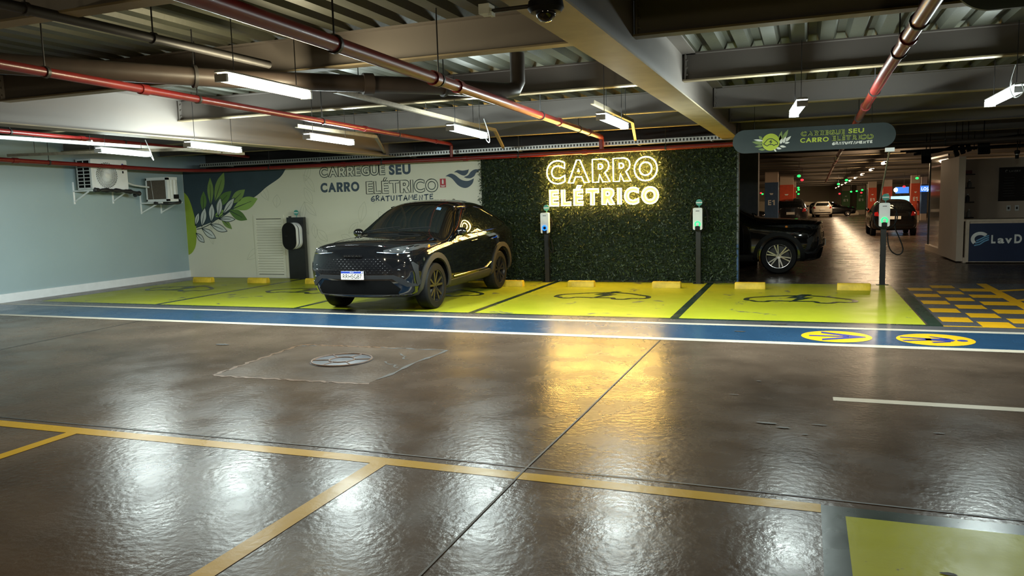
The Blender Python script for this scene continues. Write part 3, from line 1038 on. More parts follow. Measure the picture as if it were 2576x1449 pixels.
# ================================================================== lamps
def lamp(a, b, z, m, label, group=None, wire=True, hang=3.3):
    a, b = Vector((*a, z)), Vector((*b, z))
    mid = (a + b) / 2
    t = thing('fluorescent_lamp', label, 'ceiling lamp', mid, 0, group)
    L = (b - a).length
    d = (b - a) / L
    s = d.cross(Vector((0, 0, 1)))
    prof = [(-.05, .022), (-.05, -.02), (-.036, -.042), (-.018, -.05), (.018, -.05), (.036, -.042), (.05, -.02), (.05, .022)]
    MB().prism(prof, -d * L / 2, s, (0, 0, 1), 0.0).v
    g = MB()
    o = -d * (L / 2 - 0.03)
    n = len(prof)
    ex = s
    vs = [o + ex * p + Vector((0, 0, q)) for p, q in prof]
    vs += [v + d * (L - 0.06) for v in vs]
    g.add(vs, [tuple(range(n))[::-1], tuple(range(n, 2 * n))] + [(i, (i + 1) % n, n + (i + 1) % n, n + i) for i in range(n)])
    g.build('diffuser', M[m], t, sharp=60)
    col, rad = LAMP_COL[m]
    for (w, off, face) in ((.095, Vector((0, 0, -.0515)), Vector((0, 0, -1))), (.045, ex * .0515 + Vector((0, 0, -.002)), ex), (.045, -ex * .0515 + Vector((0, 0, -.002)), -ex)):
        ld = bpy.data.lights.new('lamp_light', 'AREA')
        ld.shape = 'RECTANGLE'
        ld.size, ld.size_y = L - .08, w
        ld.color = col
        ld.energy = rad * PI * ld.size * w * .85
        lo = bpy.data.objects.new('lamp_light', ld)
        COL.objects.link(lo)
        lo.parent = t
        zz = -face
        yy = zz.cross(d)
        lo.matrix_local = Matrix(((d.x, yy.x, zz.x, off.x), (d.y, yy.y, zz.y, off.y), (d.z, yy.z, zz.z, off.z), (0, 0, 0, 1)))
    g = MB()
    prof2 = [(-.056, .0225), (.056, .0225), (.052, .034), (.035, .042), (-.035, .042), (-.052, .034)]
    n = len(prof2)
    vs = [-d * L / 2 + ex * p + Vector((0, 0, q)) for p, q in prof2]
    vs += [v + d * L for v in vs]
    g.add(vs, [tuple(range(n))[::-1], tuple(range(n, 2 * n))] + [(i, (i + 1) % n, n + (i + 1) % n, n + i) for i in range(n)])
    g.build('tray', M['lamp_body'], t)
    for e in (-1, 1):
        g = MB().bar(d * e * (L / 2 - 0.025) + Vector((0, 0, -0.02)), d * e * (L / 2) + Vector((0, 0, -0.02)), 0.108, 0.06)
        g.build('end_cap', M['lamp_body'], t)
    for e in (-0.36, 0.36):
        MB().cyl(d * L * e + Vector((0, 0, .06)), d * L * e + Vector((0, 0, hang - z)), 0.004, 6).build('hanger_rod', M['steel_dark'], t)
    if wire:
        pts = smooth([d * L / 2 + Vector((0, 0, .03)), d * (L / 2 + .10) + Vector((0, 0, -.06)), d * (L / 2 + .05) + ex * .06 + Vector((0, 0, -.10)), d * (L / 2 - .05) + ex * .08 + Vector((0, 0, .02)), d * (L / 2 - .1) + ex * .03 + Vector((0, 0, .22))], 5)
        MB().tube(pts, 0.006, 6).build('supply_wire', M['white_plastic'], t)
    return t


lamp((-4.25, 4.96), (-4.31, 6.17), 2.745, 'emit_warm', 'warm lit strip lamp nearest the camera, hung under the brown drain pipe', None, False)
lamp((-9.88, 8.78), (-10.18, 10.03), 2.65, 'emit_cool', 'cool strip lamp over the larger air conditioner')
lamp((-7.76, 8.32), (-8.06, 9.70), 2.60, 'emit_cool', 'cool strip lamp crossing the thin red pipe near the painted leaves', None, False)
lamp((-6.2, 8.8), (-6.36, 10.15), 2.65, 'emit_cool', 'cool strip lamp over the wall lettering', None, False)
lamp((-4.15, 8.9), (-4.3, 10.37), 2.65, 'emit_cool', 'cool strip lamp over the black car roof, white wire at its end')
lamp((-2.2, 8.78), (-2.24, 10.23), 2.65, 'emit_cool', 'cool strip lamp over the neon word, beside the main girder', None, False)
lamp((-.045, 8.74), (-.145, 9.99), 2.65, 'emit_cool', 'cool strip lamp seen end-on above the long green sign', None, False)
lamp((1.91, 10.16), (1.90, 8.75), 2.65, 'emit_cool', 'cool strip lamp at the right edge of the picture')
for x in (-6.8, -2.6, 2.2):  # unseen lamps added behind the camera as fill for near beams and floor
    lamp((x, -1.1), (x, 0.2), 2.75, 'emit_warm', 'unseen warm fill lamp added over the near lane', 'added fill lamps over the near lane', False)

# ================================================================== pipes and rails under the ceiling
def pipe(name, pts, r, m, label, cat, clamps=(), rods=(), n=12, group=None, joints=()):
    base = Vector(pts[0])
    t = thing(name, label, cat, base, 0, group)
    P = [Vector(p) - base for p in pts]
    MB().tube(P, r, n).build('pipe_run', m, t)
    cum = [0]
    for i in range(len(P) - 1):
        cum.append(cum[-1] + (P[i + 1] - P[i]).length)

    def at(s):
        for i in range(len(P) - 1):
            if s <= cum[i + 1] or i == len(P) - 2:
                f = (s - cum[i]) / (cum[i + 1] - cum[i])
                return P[i].lerp(P[i + 1], f), (P[i + 1] - P[i]).normalized()
    for s in joints:
        p, d = at(s)
        MB().cyl(p - d * .05, p + d * .05, r * 1.28, n).build('coupling', m, t)
    for s in clamps:
        p, d = at(s)
        MB().cyl(p - d * .015, p + d * .015, r * 1.25, n).build('clamp', M['conduit'], t)
        top = 3.32 - base.z - p.z + zf(base.y + p.y)
        MB().cyl(p + Vector((0, 0, r)), p + Vector((0, 0, top)), 0.006, 6).build('hanger_rod', M['steel_dark'], t)
    return t


R_ = M['red_pipe']
pipe('sprinkler_pipe', [(-4.50, 0.0, 2.68), (-5.15, 3.85, 2.74), (-7.02, 15.05, 2.93), (-7.04, 15.13, 2.90), (-7.04, 15.13, 2.66)], 0.036, R_, 'thin bright red pipe running from the left edge down to the wall lettering', 'pipe', (4.3, 6.2, 9.0, 12.0), joints=(5.4, 10.5, 14.2))
pipe('sprinkler_pipe', [(-2.36, 0.4, 2.63), (-2.82, 5.44, 2.72), (-3.76, 15.03, 2.90), (-3.78, 15.13, 2.87), (-3.78, 15.13, 2.67)], 0.048, R_, 'long dark red pipe passing over the black car toward the neon lettering', 'pipe', (3.8, 5.6, 9.4, 12.2), joints=(5.5, 6.1, 10.6, 13.2))
pipe('sprinkler_pipe', [(0.66, -1, 2.80), (0.68, 8, 2.80), (0.74, 13.58, 2.80), (0.88, 24.6, 2.76), (1.3, 60, 2.34)], 0.05, R_, 'red pipe running away over the long green sign', 'pipe', (6.8, 8.0, 10.6, 14.0, 19.0, 26.0, 32.0), joints=(7.4, 12.3, 22.5, 29.0))
pipe('sprinkler_pipe', [(-13.9, 5.0, 2.80), (-13.9, 10.2, 2.73), (-13.9, 14.15, 2.645), (-13.75, 14.9, 2.64), (-13.3, 15.13, 2.63), (-7.04, 15.13, 2.618), (-1.28, 15.13, 2.632)], 0.042, R_, 'red pipe along the side wall that turns and runs above the mural and hedge', 'pipe', (6.2, 12.0, 15.0, 18.2, 21.2), joints=(5.5, 8.0, 14.0, 17.0, 19.6))
pipe('sprinkler_pipe', [(-10.62, 5.0, 2.92), (-10.86, 8.0, 2.92), (-11.45, 12.0, 2.92), (-12.2, 15.0, 2.90)], 0.035, R_, 'red pipe hugging the left girder above the bright cable trunking', 'pipe', (3.2, 5.6), joints=(4.6,))
pipe('drain_pipe', [(-9.9, -1.5, 2.91), (-5.94, 4.44, 2.90), (-4.96, 5.93, 2.90), (-3.55, 7.36, 2.90), (-3.06, 8.02, 2.90), (-2.99, 8.12, 2.92), (-2.97, 8.17, 3.0), (-2.97, 8.17, 3.33)], 0.082, M['brown_pipe'], 'thick brown drain pipe with an elbow up into the deck', 'pipe', (8.6, 11.0), n=18, joints=(6.0, 10.2))
pipe('cable_conduit', [(-4.55, 0.0, 2.985), (-4.55, 3.43, 2.985), (-4.51, 5.9, 2.985)], 0.035, M['conduit'], 'dark conduit crossing over the brown drain pipe at the left', 'conduit', (2.2, 3.6, 4.6))
# strip rails that carry the lamps' wiring
def rail(pts, label, rods=()):
    base = Vector(pts[0])
    t = thing('cable_rail', label, 'cable rail', base, 0)
    P = [Vector(p) - base for p in pts]
    g = MB()
    for p, q in zip(P, P[1:]):
        g.bar(p, q, 0.045, 0.012)
        d = (q - p).normalized()
        sd = d.cross(Vector((0, 0, 1)))
        if sd.length < .1:
            sd = Vector((1, 0, 0))
        g.bar(p + sd.normalized() * .022 + Vector((0, 0, .02)), q + sd.normalized() * .022 + Vector((0, 0, .02)), 0.006, 0.045)
    g.build('rail_channel', M['tan_rail'], t)
    for f in rods:
        p = P[0].lerp(P[1], f)
        MB().cyl(p, p + Vector((0, 0, 3.32 - base.z - p.z)), 0.005, 6).build('hanger_rod', M['steel_dark'], t)
    return t


rail([(-4.46, 6.86, 2.85), (-4.79, 12.0, 2.85), (-5.83, 15.06, 2.78)], 'cable rail above the lamp over the car roof, bent down to the tray', (.1, .45, .8))
rail([(-2.43, 9.3, 2.85), (-2.51, 12.0, 2.85), (-3.09, 15.06, 2.79)], 'cable rail above the lamp over the neon word', (.3, .8))
rail([(-6.57, 9.11, 2.80), (-6.64, 11.35, 2.80), (-8.60, 15.06, 2.80)], 'cable rail above the lamp over the wall lettering', (.3, .7))
rail([(-12.99, 9.69, 2.72), (-11.32, 10.09, 2.72), (-9.57, 10.88, 2.73)], 'cable rail crossing behind the lamp over the air conditioner', (.3, .9))
t = thing('cable_trunking', 'bright white cable trunking under the left girder', 'cable trunking', (-10.86, 5.0, 2.80))
MB().box(-.04, .04, 0, 8.2, 0, 0.05).build('trunking_body', M['white_plastic'], t)
for y in (1.5, 4.5, 7.5):
    MB().box(-.05, .05, y, y + .03, -0.005, 0.075).build('strap', M['galv'], t)
    MB().cyl((0, y + .015, .07), (0, y + .015, .155 + .0), .005, 6).build('hanger_rod', M['steel_dark'], t)
# perforated cable tray above the red pipe
t = thing('cable_tray', 'perforated galvanised cable tray above the red pipe on the mural wall', 'cable tray', (-13.9, 15.38, 2.715))
g = MB().box(0, 12.6, -.10, .10, 0.02, 0.026).box(0, 12.6, -.104, -.10, 0.02, 0.105).box(0, 12.6, .10, .104, 0.02, 0.105)
g.build('tray_channel', M['perforated'], t)
g = MB()
for k, (yy, zz) in enumerate([(-.05, .045), (0, .05), (.05, .045), (-.02, .075), (.03, .08)]):
    g.tube(smooth([(x, yy + .015 * math.sin(x * 1.3 + k), zz + .008 * math.sin(x * 2.1 + 2 * k)) for x in np.linspace(0.1, 12.5, 22)], 3), 0.013, 6)
g.build('cable_bundle', M['black'], t)
for x in (0.8, 3.3, 5.8, 8.3, 10.8, 12.2):
    MB().box(x, x + .03, -.13, .13, 0.005, 0.02).build('tray_bracket', M['galv'], t)
    MB().cyl((x + .015, .12, .01), (x + .015, .12, .62), .005, 6).build('hanger_rod', M['steel_dark'], t)

# ================================================================== dome camera under the girder
t = thing('security_camera', 'dark dome security camera under the main girder at the top edge', 'camera', (-1.255, 3.90, 2.742))
MB().box(-.03, .05, -.05, .05, -.02, 0).build('mount_plate', M['cream'], t)
g = MB().lathe([(.075, -.012), (.088, -.02), (.094, -.055), (.078, -.076), (.055, -.078)], n=28)
g.build('housing', M['black'], t)
MB().ellipsoid((0, 0, -.074), .053, .053, .050, 24, 12).build('dome', M['black_gloss'], t)
MB().cyl((-.34, 0.02, -.03), (-.06, 0.0, -.035), .011, 10).build('cable_arm', M['conduit'], t)
MB().box(-.36, -.30, -.03, .05, -.05, 0.0).box(-.31, -.29, -.02, .03, -.06, -.04).build('junction_box', M['cream'], t)

# ================================================================== air conditioners on the side wall
def bracket(parent, y, ztop, zbot, zarm, out):
    g = MB().box(0, .006, y - .02, y + .02, zbot, ztop)
    g.box(0, out, y - .018, y + .018, zarm - .03, zarm)
    g.bar((.01, y, zarm - .24), (out * .8, y, zarm - .03), .012, .03)
    for z in (ztop - .05, zbot + .05):
        g.cyl((.006, y, z), (.014, y, z), .01, 8)
    return g.build('wall_bracket', M['white_plastic'], parent)


t = thing('air_conditioner', 'larger white outdoor air conditioner with a round fan grille on the grey wall', 'air conditioner', (XL, 12.36, 0))
X0, X1, AY, AZ0, AZ1 = 0.14, 0.57, 0.94, 2.20, 2.84
MB().box(X0, X1 - .01, 0.012, AY, AZ0, AZ1).build('casing', M['white_plastic'], t)
g = MB().prism(rrect(AY, AZ1 - AZ0, .03), (X1 - .012, AY / 2, (AZ0 + AZ1) / 2), (0, 1, 0), (0, 0, 1), 0.02)
g.build('front_panel', M['white_plastic'], t)
g = MB()
for k in range(8):
    z = AZ0 + .04 + k * .073
    for j in range(2):
        g.box(X0 + .05 + j * .18, X0 + .20 + j * .18, 0.004, 0.0115, z, z + .056)
g.build('side_vent', M['hole'], t)
g = MB()
for k in range(9):
    z = AZ0 + .022 + k * .073
    g.box(X0 + .03, X0 + .40, -0.004, 0.004, z, z + .014)
for j in range(3):
    g.box(X0 + .03 + j * .18, X0 + .045 + j * .18, -0.004, 0.004, AZ0 + .02, AZ0 + .62)
g.build('side_lattice', M['cream'], t)
fy, fz, fr = 0.385, 2.50, 0.275
g = MB().lathe([(fr + .012, 0), (fr + .012, .012), (fr, .012), (fr, 0)], (X1 + .008, fy, fz), (1, 0, 0), 40, caps=False)
g.lathe([(.062, 0), (.062, .022), (.05, .028), (.0, .030)], (X1 + .008, fy, fz), (1, 0, 0), 24)
for r_ in (.12, .185, .235):
    g.tube([(X1 + .012, fy + r_ * math.cos(a), fz + r_ * math.sin(a)) for a in np.linspace(0, 2 * PI, 41)[:-1]], .0025, 5, closed=True)
g.build('fan_guard', M['white_plastic'], t)
g = MB()
for k in range(34):
    a0 = 2 * PI * k / 34
    pts = [(fy + (.06 + (fr - .06) * s) * math.cos(a0 + 1.0 * s), fz + (.06 + (fr - .06) * s) * math.sin(a0 + 1.0 * s)) for s in np.linspace(0, 1, 7)]
    g.tube([(X1 + .016, a, b) for a, b in pts], .0075, 5)
g.build('fan_vane', M['white_plastic'], t)
MB().lathe([(fr, 0), (0, 0.0005)], (X1 + .0085, fy, fz), (1, 0, 0), 40).build('fan_opening', mat('fan_blades', (0.07, 0.075, 0.065), 0.6), t)
g = MB().lathe([(.028, 0), (.028, .003), (0, .003)], (X1 + .008, .82, 2.735), (1, 0, 0), 20)
g.build('round_emblem', mat('blue_emblem', (0.05, 0.06, 0.35), 0.4), t)
MB().box(X1 + .008, X1 + .014, .80, .835, 2.55, 2.60).build('badge', M['black'], t)
bracket(t, .02, 2.37, 1.90, 2.19, .55)
bracket(t, 1.02, 2.30, 1.90, 2.19, .55)
pts = smooth([(X1 + .02, 0.02, 2.185), (X1 + .05, .2, 2.18), (X1 + .05, .45, 2.175), (X1 + .05, .7, 2.165), (X1 + .04, 1.0, 2.14), (X1 + .02, 1.22, 2.10), (X1 - .2, 1.3, 2.08)], 5)
rr = [.042 + .012 * math.sin(i * 1.1) + .006 * math.sin(i * 2.7) for i in range(len(pts))]
MB().tube(pts, rr, 12).build('pipe_lagging', M['foam'], t)
pts = smooth([(.4, AY, 2.42), (.38, 1.1, 2.36), (.34, 1.35, 2.30), (.33, 1.76, 2.26)], 5)
MB().tube(pts, .02, 8).build('refrigerant_pipe', M['cream'], t)

t = thing('air_conditioner', 'smaller boxy air conditioner with brown finned side near the mural corner', 'air conditioner', (XL, 14.15, 0))
BZ0, BZ1, BX0, BX1, BYL = 1.925, 2.465, .22, .86, .30
MB().box(BX0, BX1, 0.004, BYL, BZ0, BZ1).build('casing', M['cream'], t)
MB().box(BX0 + .035, BX1 - .05, -.006, .003, BZ0 + .05, BZ1 - .055).build('condenser_fins', M['coil'], t)
MB().bar((BX0 + .16, -.008, BZ1 - .055), (BX0 + .20, -.008, BZ0 + .05), .006, .004).build('fin_rib', M['cream'], t)
g = MB().box(BX0, BX1 + .01, -.015, BYL, BZ0 - .012, BZ0 + .045).box(BX0, BX1 + .01, -.015, BYL, BZ1 - .05, BZ1 + .012).box(BX0, BX0 + .03, -.015, .02, BZ0, BZ1).box(BX1 - .05, BX1 + .01, -.015, .05, BZ0, BZ1)
g.build('face_frame', M['white_plastic'], t)
g = MB().cyl((BX1 - .03, .13, BZ0 + .06), (BX1 - .03, .13, BZ1 - .05), .05, 14).cyl((BX1 - .03, .235, BZ0 + .06), (BX1 - .03, .235, BZ1 - .05), .05, 14)
g.build('side_column', M['cream'], t)
MB().box(BX1 + .0, BX1 + .05, .17, .28, BZ0 + .05, BZ0 + .15).build('service_valve', M['black'], t)
bracket(t, .01, 2.11, 1.64, 1.905, .66)
bracket(t, .62, 2.05, 1.64, 1.905, .66)
pts = smooth([(.45, -.03, 1.885), (.60, .05, 1.878), (.80, .15, 1.87), (.85, .35, 1.885), (.70, .5, 1.93), (.5, .52, 1.98)], 5)
MB().tube(pts, [.033 + .005 * math.sin(i) for i in range(len(pts))], 12).build('pipe_lagging', M['foam'], t)

# ================================================================== charging points
def bracket_badge(t, x, z, y):
    MB().cyl((x, y, z - .12), (x, y, z), .008, 8).build('badge_stem', M['teal'], t)
    MB().lathe([(.062, 0), (.062, .012), (0, .012)], (x, y, z), (0, -1, 0), 24).build('round_badge', M['teal'], t)
    g = MB().box(x - .058, x + .058, y - .0135, y - .0125, z - .012, z + .008)
    g.build('badge_stripe', M['sign_white'], t)


def charger(label, x, y, zb, ring, cable=None):
    """white wall box on a black post"""
    t = thing('charging_post', label, 'car charger', (x, y, 0), 0, 'white charging posts')
    MB().box(-.045, .045, -.045, .045, 0.008, zb + .1).build('post', M['steel_dark'], t)
    MB().prism(rrect(.20, .16, .02), (0, 0, 0), (1, 0, 0), (0, 1, 0), .012).build('base_plate', M['steel_dark'], t)
    bx = MB().prism(rrect(.175, .42, .028), (0, -.05, zb + .21), (1, 0, 0), (0, 0, 1), .09)
    b = bx.build('wall_box', M['white_plastic'], t)
    MB().box(-.045, .045, -.146, -.14, zb, zb + .075).build('plug_recess', M['black'], b)
    cz = zb + .11
    g = MB()
    a0, a1 = (-50, 230) if ring != 'ring_blue' else (0, 360)
    P = [(.045 * math.cos(math.radians(a)), -.144, cz + .045 * math.sin(math.radians(a))) for a in np.linspace(a0, a1, 30)]
    g.tube(P, .0125, 8)
    g.build('status_ring', M[ring], b)
    MB().lathe([(.03, 0), (.03, .012), (0, .014)], (0, -.14, cz), (0, -1, 0), 20).build('socket', M['black'] if ring == 'ring_blue' else M['white_plastic'], b)
    MB().box(-.035, .035, -.142, -.1402, zb + .355, zb + .366).build('maker_mark', M['conduit'], b)
    bracket_badge(t, .02, zb + .52, -.05)
    if cable:
        g = MB()
        for c in cable:
            g.tube(smooth(c, 6), .011, 8)
        g.build('charging_cable', M['black'], t)
    return t


charger('white charger with a blue ring on a black post left of the neon lettering', -5.01, 15.30, 1.02, 'ring_blue',
        [[(.09, .0, 1.33), (.12, -.02, 1.2), (.06, -.06, .95), (.05, -.06, .75), (.12, -.05, .62), (.14, -.05, .68), (.10, -.05, .9)]])
charger('white green-ringed charger on a black post right of the neon lettering', -1.93, 15.30, 1.05, 'ring_green',
        [[(0.16 * math.cos(a) + .02, -.04 + .01 * k, 1.28 + .27 * math.sin(a)) for a in np.linspace(.2 + k, 2 * PI + k - .3, 14)] for k in range(2)])
charger('white charger with a green ring on a free-standing post by the chequered area', 1.32, 15.45, 1.06, 'ring_green',
        [[(.10 + .0, -.06, 1.42), (.19, -.06, 1.35), (.21, -.07, 1.2), (.14, -.07, 1.06), (0, -.07, 1.02), (-.13, -.06, 1.08), (-.17, -.05, 1.28), (-.14, -.04, 1.42), (-.08, -.03, 1.47)],
         [(.19, -.06, 1.3), (.18, -.06, 1.05), (.25, -.06, .86), (.315, -.06, .67), (.29, -.06, .57), (.21, -.06, .555), (.12, -.06, .63), (.075, -.06, .76), (.06, -.05, .95)]])
t = thing('power_conduit', 'grey conduit leaning from the free-standing charger up to the green sign', 'conduit', (1.24, 15.40, 1.50))
MB().cyl((0, 0, 0), (-.035, -1.98, .82), .013, 10).build('conduit_tube', M['galv'], t)
MB().box(-.10, .03, -2.02, -1.95, .795, .855).build('terminal_box', M['white_plastic'], t)

t = thing('charging_column', 'black charging column with an oval black and silver charger in front of the vent door', 'car charger', (-11.24, 15.36, 0))
MB().box(-.235, .235, -.05, .05, 0, 1.46).build('column_panel', M['steel_dark'], t)
stad = lambda w, h, n=14: rrect(w, h, w / 2 - .001, n)
MB().prism(stad(.36, .62), (.01, -.05, 1.03), (1, 0, 0), (0, 0, 1), .10).build('charger_body', M['white_plastic'], t)
MB().prism(stad(.33, .59), (.01, -.15, 1.03), (1, 0, 0), (0, 0, 1), .05).build('charger_waist', M['conduit'], t)
MB().prism(stad(.36, .62), (.01, -.20, 1.03), (1, 0, 0), (0, 0, 1), .10).build('charger_shell', M['white_plastic'], t)
MB().prism(stad(.37, .635), (.01, -.30, 1.03), (1, 0, 0), (0, 0, 1), .025).build('front_cover', M['black'], t)
MB().box(-.10, -.02, -.327, -.325, 1.035, 1.041).build('maker_mark', M['conduit'], t)
MB().box(-.19, -.15, -.03, .03, 1.46, 1.49).build('top_cap', M['steel_dark'], t)
bracket_badge(t, .02, 1.57, 0)

# ================================================================== wheel stops
stops = [(-13.28, 'in the left corner by the skirting'), (-11.70, 'in front of the vent door'), (-10.13, 'beside the front of the black car'), (-8.55, 'behind the black car'), (-5.52, 'beside the rear wheel of the black car'),
         (-4.07, 'under the left part of the neon lettering'), (-2.42, 'under the right part of the neon lettering'), (-0.92, 'at the right end of the hedge'), (0.80, 'beside the free-standing charger')]
ws = None
for i, (x, w) in enumerate(stops):
    lab = 'yellow concrete wheel stop ' + w
    if ws is None:
        ws = thing('wheel_stop', lab, 'wheel stop', (x, 14.45, 0), 0, 'yellow wheel stops')
        g = MB()
        prof = [(-.075, 0), (.075, 0), (.068, .085), (.045, .118), (-.045, .118), (-.068, .085)]
        n = len(prof)
        rows = [(-.265, .9), (-.255, 1), (-.1, 1), (.1, 1), (.255, 1), (.265, .9)]
        vs, fs = [], []
        for xx, s in rows:
            vs += [(xx, a * s, b * s) for a, b in prof]
        for k in range(len(rows) - 1):
            fs += [(k * n + j, k * n + (j + 1) % n, (k + 1) * n + (j + 1) % n, (k + 1) * n + j) for j in range(n)]
        fs += [tuple(range(n))[::-1], tuple((len(rows) - 1) * n + j for j in range(n))]
        g.add(vs, fs).build('stop_block', M['yellow_block'], ws)
    else:
        c = copy_tree(ws)
        c.location = (x, 14.45 + 0.008 * (x + 13) * (1 if x > -5 else .3), 0)
        c['label'] = lab

# ================================================================== neon lettering
t = thing('neon_sign', 'glowing yellow neon lettering CARRO EL\u00c9TRICO on the hedge wall', 'neon sign', (-3.86, 15.36, 1.5))
NO = Vector((0, 0, 0))
for text, box, faces, BO, GA in (('CARRO', (-5.0 + 3.86, -2.73 + 3.86, .53, .985), False, .045, .13), ('EL\u00c9TRICO', (-4.95 + 3.86, -2.71 + 3.86, .075, .395), True, .04, .17)):
    for ch, mp in layout(text, *box, bold=BO, gap=GA):
        vs, fs, loops = glyph(ch, BO)
        g, e = MB(), MB()
        for lp in loops:
            q = [mp(p) for p in lp]
            pts, last = [], None
            for a in q + q[:1]:
                if last is None or math.hypot(a[0] - last[0], a[1] - last[1]) > .022:
                    pts.append(a)
                    last = a
            if math.hypot(pts[0][0] - pts[-1][0], pts[0][1] - pts[-1][1]) < .02:
                pts.pop()
            g.tube([(x, 0, z) for x, z in pts], .0125, 5, closed=True)
            n = len(pts)
            e.add([(x, .024, z) for x, z in pts] + [(x, .040, z) for x, z in pts], [(i, (i + 1) % n, n + (i + 1) % n, n + i) for i in range(n)])
        o = g.build('neon_letter', M['neon'], t, sharp=80)
        e.build('acrylic_edge', M['edge_glow'], o, recalc=False)
        if faces:
            f = MB().add([(mp(p)[0], .03, mp(p)[1]) for p in vs], fs)
            f.build('letter_face', M['acrylic'], o)
for x, z in ((-1.0, .4), (1.0, .4), (-.9, .9), (.9, .95), (0, .2)):
    MB().cyl((x, .03, z), (x, .15, z), .008, 8).build('stand_off', M['galv'], t)

# ================================================================== hanging green signs
def leaf2(mb, bx, bz, tx, tz, w, off, o, ex, ez):
    n = 9
    dx, dz = tx - bx, tz - bz
    L = math.hypot(dx, dz)
    ux, uz = dx / L, dz / L
    A = [(bx + ux * L * k / n - uz * w / 2 * math.sin(PI * (k / n) ** .8), bz + uz * L * k / n + ux * w / 2 * math.sin(PI * (k / n) ** .8)) for k in range(n + 1)]
    B = [(bx + ux * L * k / n + uz * w / 2 * math.sin(PI * (k / n) ** .8), bz + uz * L * k / n - ux * w / 2 * math.sin(PI * (k / n) ** .8)) for k in range(n + 1)]
    pts = A + B[::-1][1:-1]
    O, EXv, EZv = Vector(o), Vector(ex), Vector(ez)
    mb.add([O + EXv * a + EZv * b + EXv.cross(EZv) * off for a, b in pts], [tuple(range(len(pts)))])


def hanging_sign(loc, label, W=2.74, H=.425, hang=.45):
    t = thing('hanging_sign', label, 'sign', loc, 0)
    MB().prism(rrect(W, H, H / 2 - .002, 12), (0, .015, 0), (1, 0, 0), (0, 0, 1), .03).build('sign_board', M['sign_green'], t)
    o = (0, -.015, 0)
    fx = lambda u: -W / 2 + u * W       # 0..1 along the board
    fz_ = lambda v: (v - .5) * H
    c = (fx(.245), fz_(.43))
    S = H / .425
    MB().add([(c[0] + .155 * S * math.cos(a), -.0165, c[1] + .155 * S * math.sin(a)) for a in np.linspace(0, 2 * PI, 33)[:-1]], [tuple(range(32))]).build('lime_disc', M['sign_lime'], t)
    g = MB()
    car = smooth([(-.12, -.03, 0), (-.09, .01, 0), (-.045, .055, 0), (.02, .06, 0), (.07, .03, 0), (.115, -.01, 0), (.115, -.045, 0), (.08, -.05, 0), (.055, -.065, 0), (.03, -.045, 0), (-.03, -.045, 0), (-.06, -.065, 0), (-.09, -.05, 0)], 4, True)
    q = [(c[0] + p.x * S, c[1] + p.y * S) for p in car]
    g.ribbon(q + q[:2], .012, o, (1, 0, 0), (0, 0, 1), .003)
    b = [(.02, .05), (-.035, .0), (.0, .0), (-.02, -.045), (.035, .012), (.005, .012)]
    g.add([(c[0] + a * S, -.0185, c[1] + d * S) for a, d in b], [tuple(range(6))])
    g.build('car_emblem', M['sign_green'], t)
    for nm, m, L in (('leaf_pattern', 'sign_leaf', [(-.15, .06, -.21, .12, .05), (-.13, -.02, -.33, .02, .06), (-.13, -.06, -.28, -.07, .045), (-.1, -.13, -.22, -.12, .04), (.15, .02, .19, .19, .06), (.2, .02, .30, .21, .065), (.16, .0, .17, .12, .04)]),
                     ('leaf_pattern', 'sign_white', [(.17, -.04, .20, .06, .05), (.22, -.03, .26, .09, .05), (.25, .0, .35, .09, .05), (.24, -.03, .33, -.02, .035), (.16, -.08, .27, -.10, .04), (.10, -.11, .19, -.13, .04), (.06, -.13, .10, -.18, .03), (-.13, .03, -.30, .06, .035)])):
        g = MB()
        for bx, bz, tx, tz, w in L:
            leaf2(g, c[0] + bx * S, c[1] + bz * S, c[0] + tx * S, c[1] + tz * S, w * S, .0025 if m == 'sign_leaf' else .0032, o, (1, 0, 0), (0, 0, 1))
        g.build(nm, M[m], t)
    line_text(MB(), 'CARREGUE', (fx(.435), fx(.70), fz_(.62), fz_(.80)), o, (1, 0, 0), (0, 0, 1), .0055, bold=0.03, gap=.09).build('lettering', M['sign_lime'], t)
    fill_text(MB(), 'SEU', (fx(.722), fx(.815), fz_(.63), fz_(.82)), o, (1, 0, 0), (0, 0, 1), bold=0.03, gap=.09).build('lettering', M['sign_lime'], t)
    fill_text(MB(), 'CARRO', (fx(.43), fx(.605), fz_(.34), fz_(.53)), o, (1, 0, 0), (0, 0, 1), bold=0.03, gap=.09).build('lettering', M['sign_lime'], t)
    line_text(MB(), 'EL\u00c9TRICO', (fx(.625), fx(.87), fz_(.36), fz_(.55)), o, (1, 0, 0), (0, 0, 1), .0055, bold=0.025, gap=.09).build('lettering', M['sign_lime'], t)
    script_text(MB(), 'GRATUITAMENTE', fx(.625), fx(.87), fz_(.19), fz_(.29), .016, o, (1, 0, 0), (0, 0, 1)).build('lettering', M['sign_white'], t)
    for x in (-W * .36, W * .36):
        MB().cyl((x, 0, H / 2), (x, 0, hang + H / 2), .004, 6).build('hanger_rod', M['steel_dark'], t)
    return t


hanging_sign((0.075, 13.40, 2.556), 'long rounded green sign hung over the right-hand bays, words legible', W=2.415, H=.375, hang=.56)
hanging_sign((2.14, 5.25, 2.93), 'dark green hanging sign cut off by the top right corner, only its lower end seen', hang=.17)

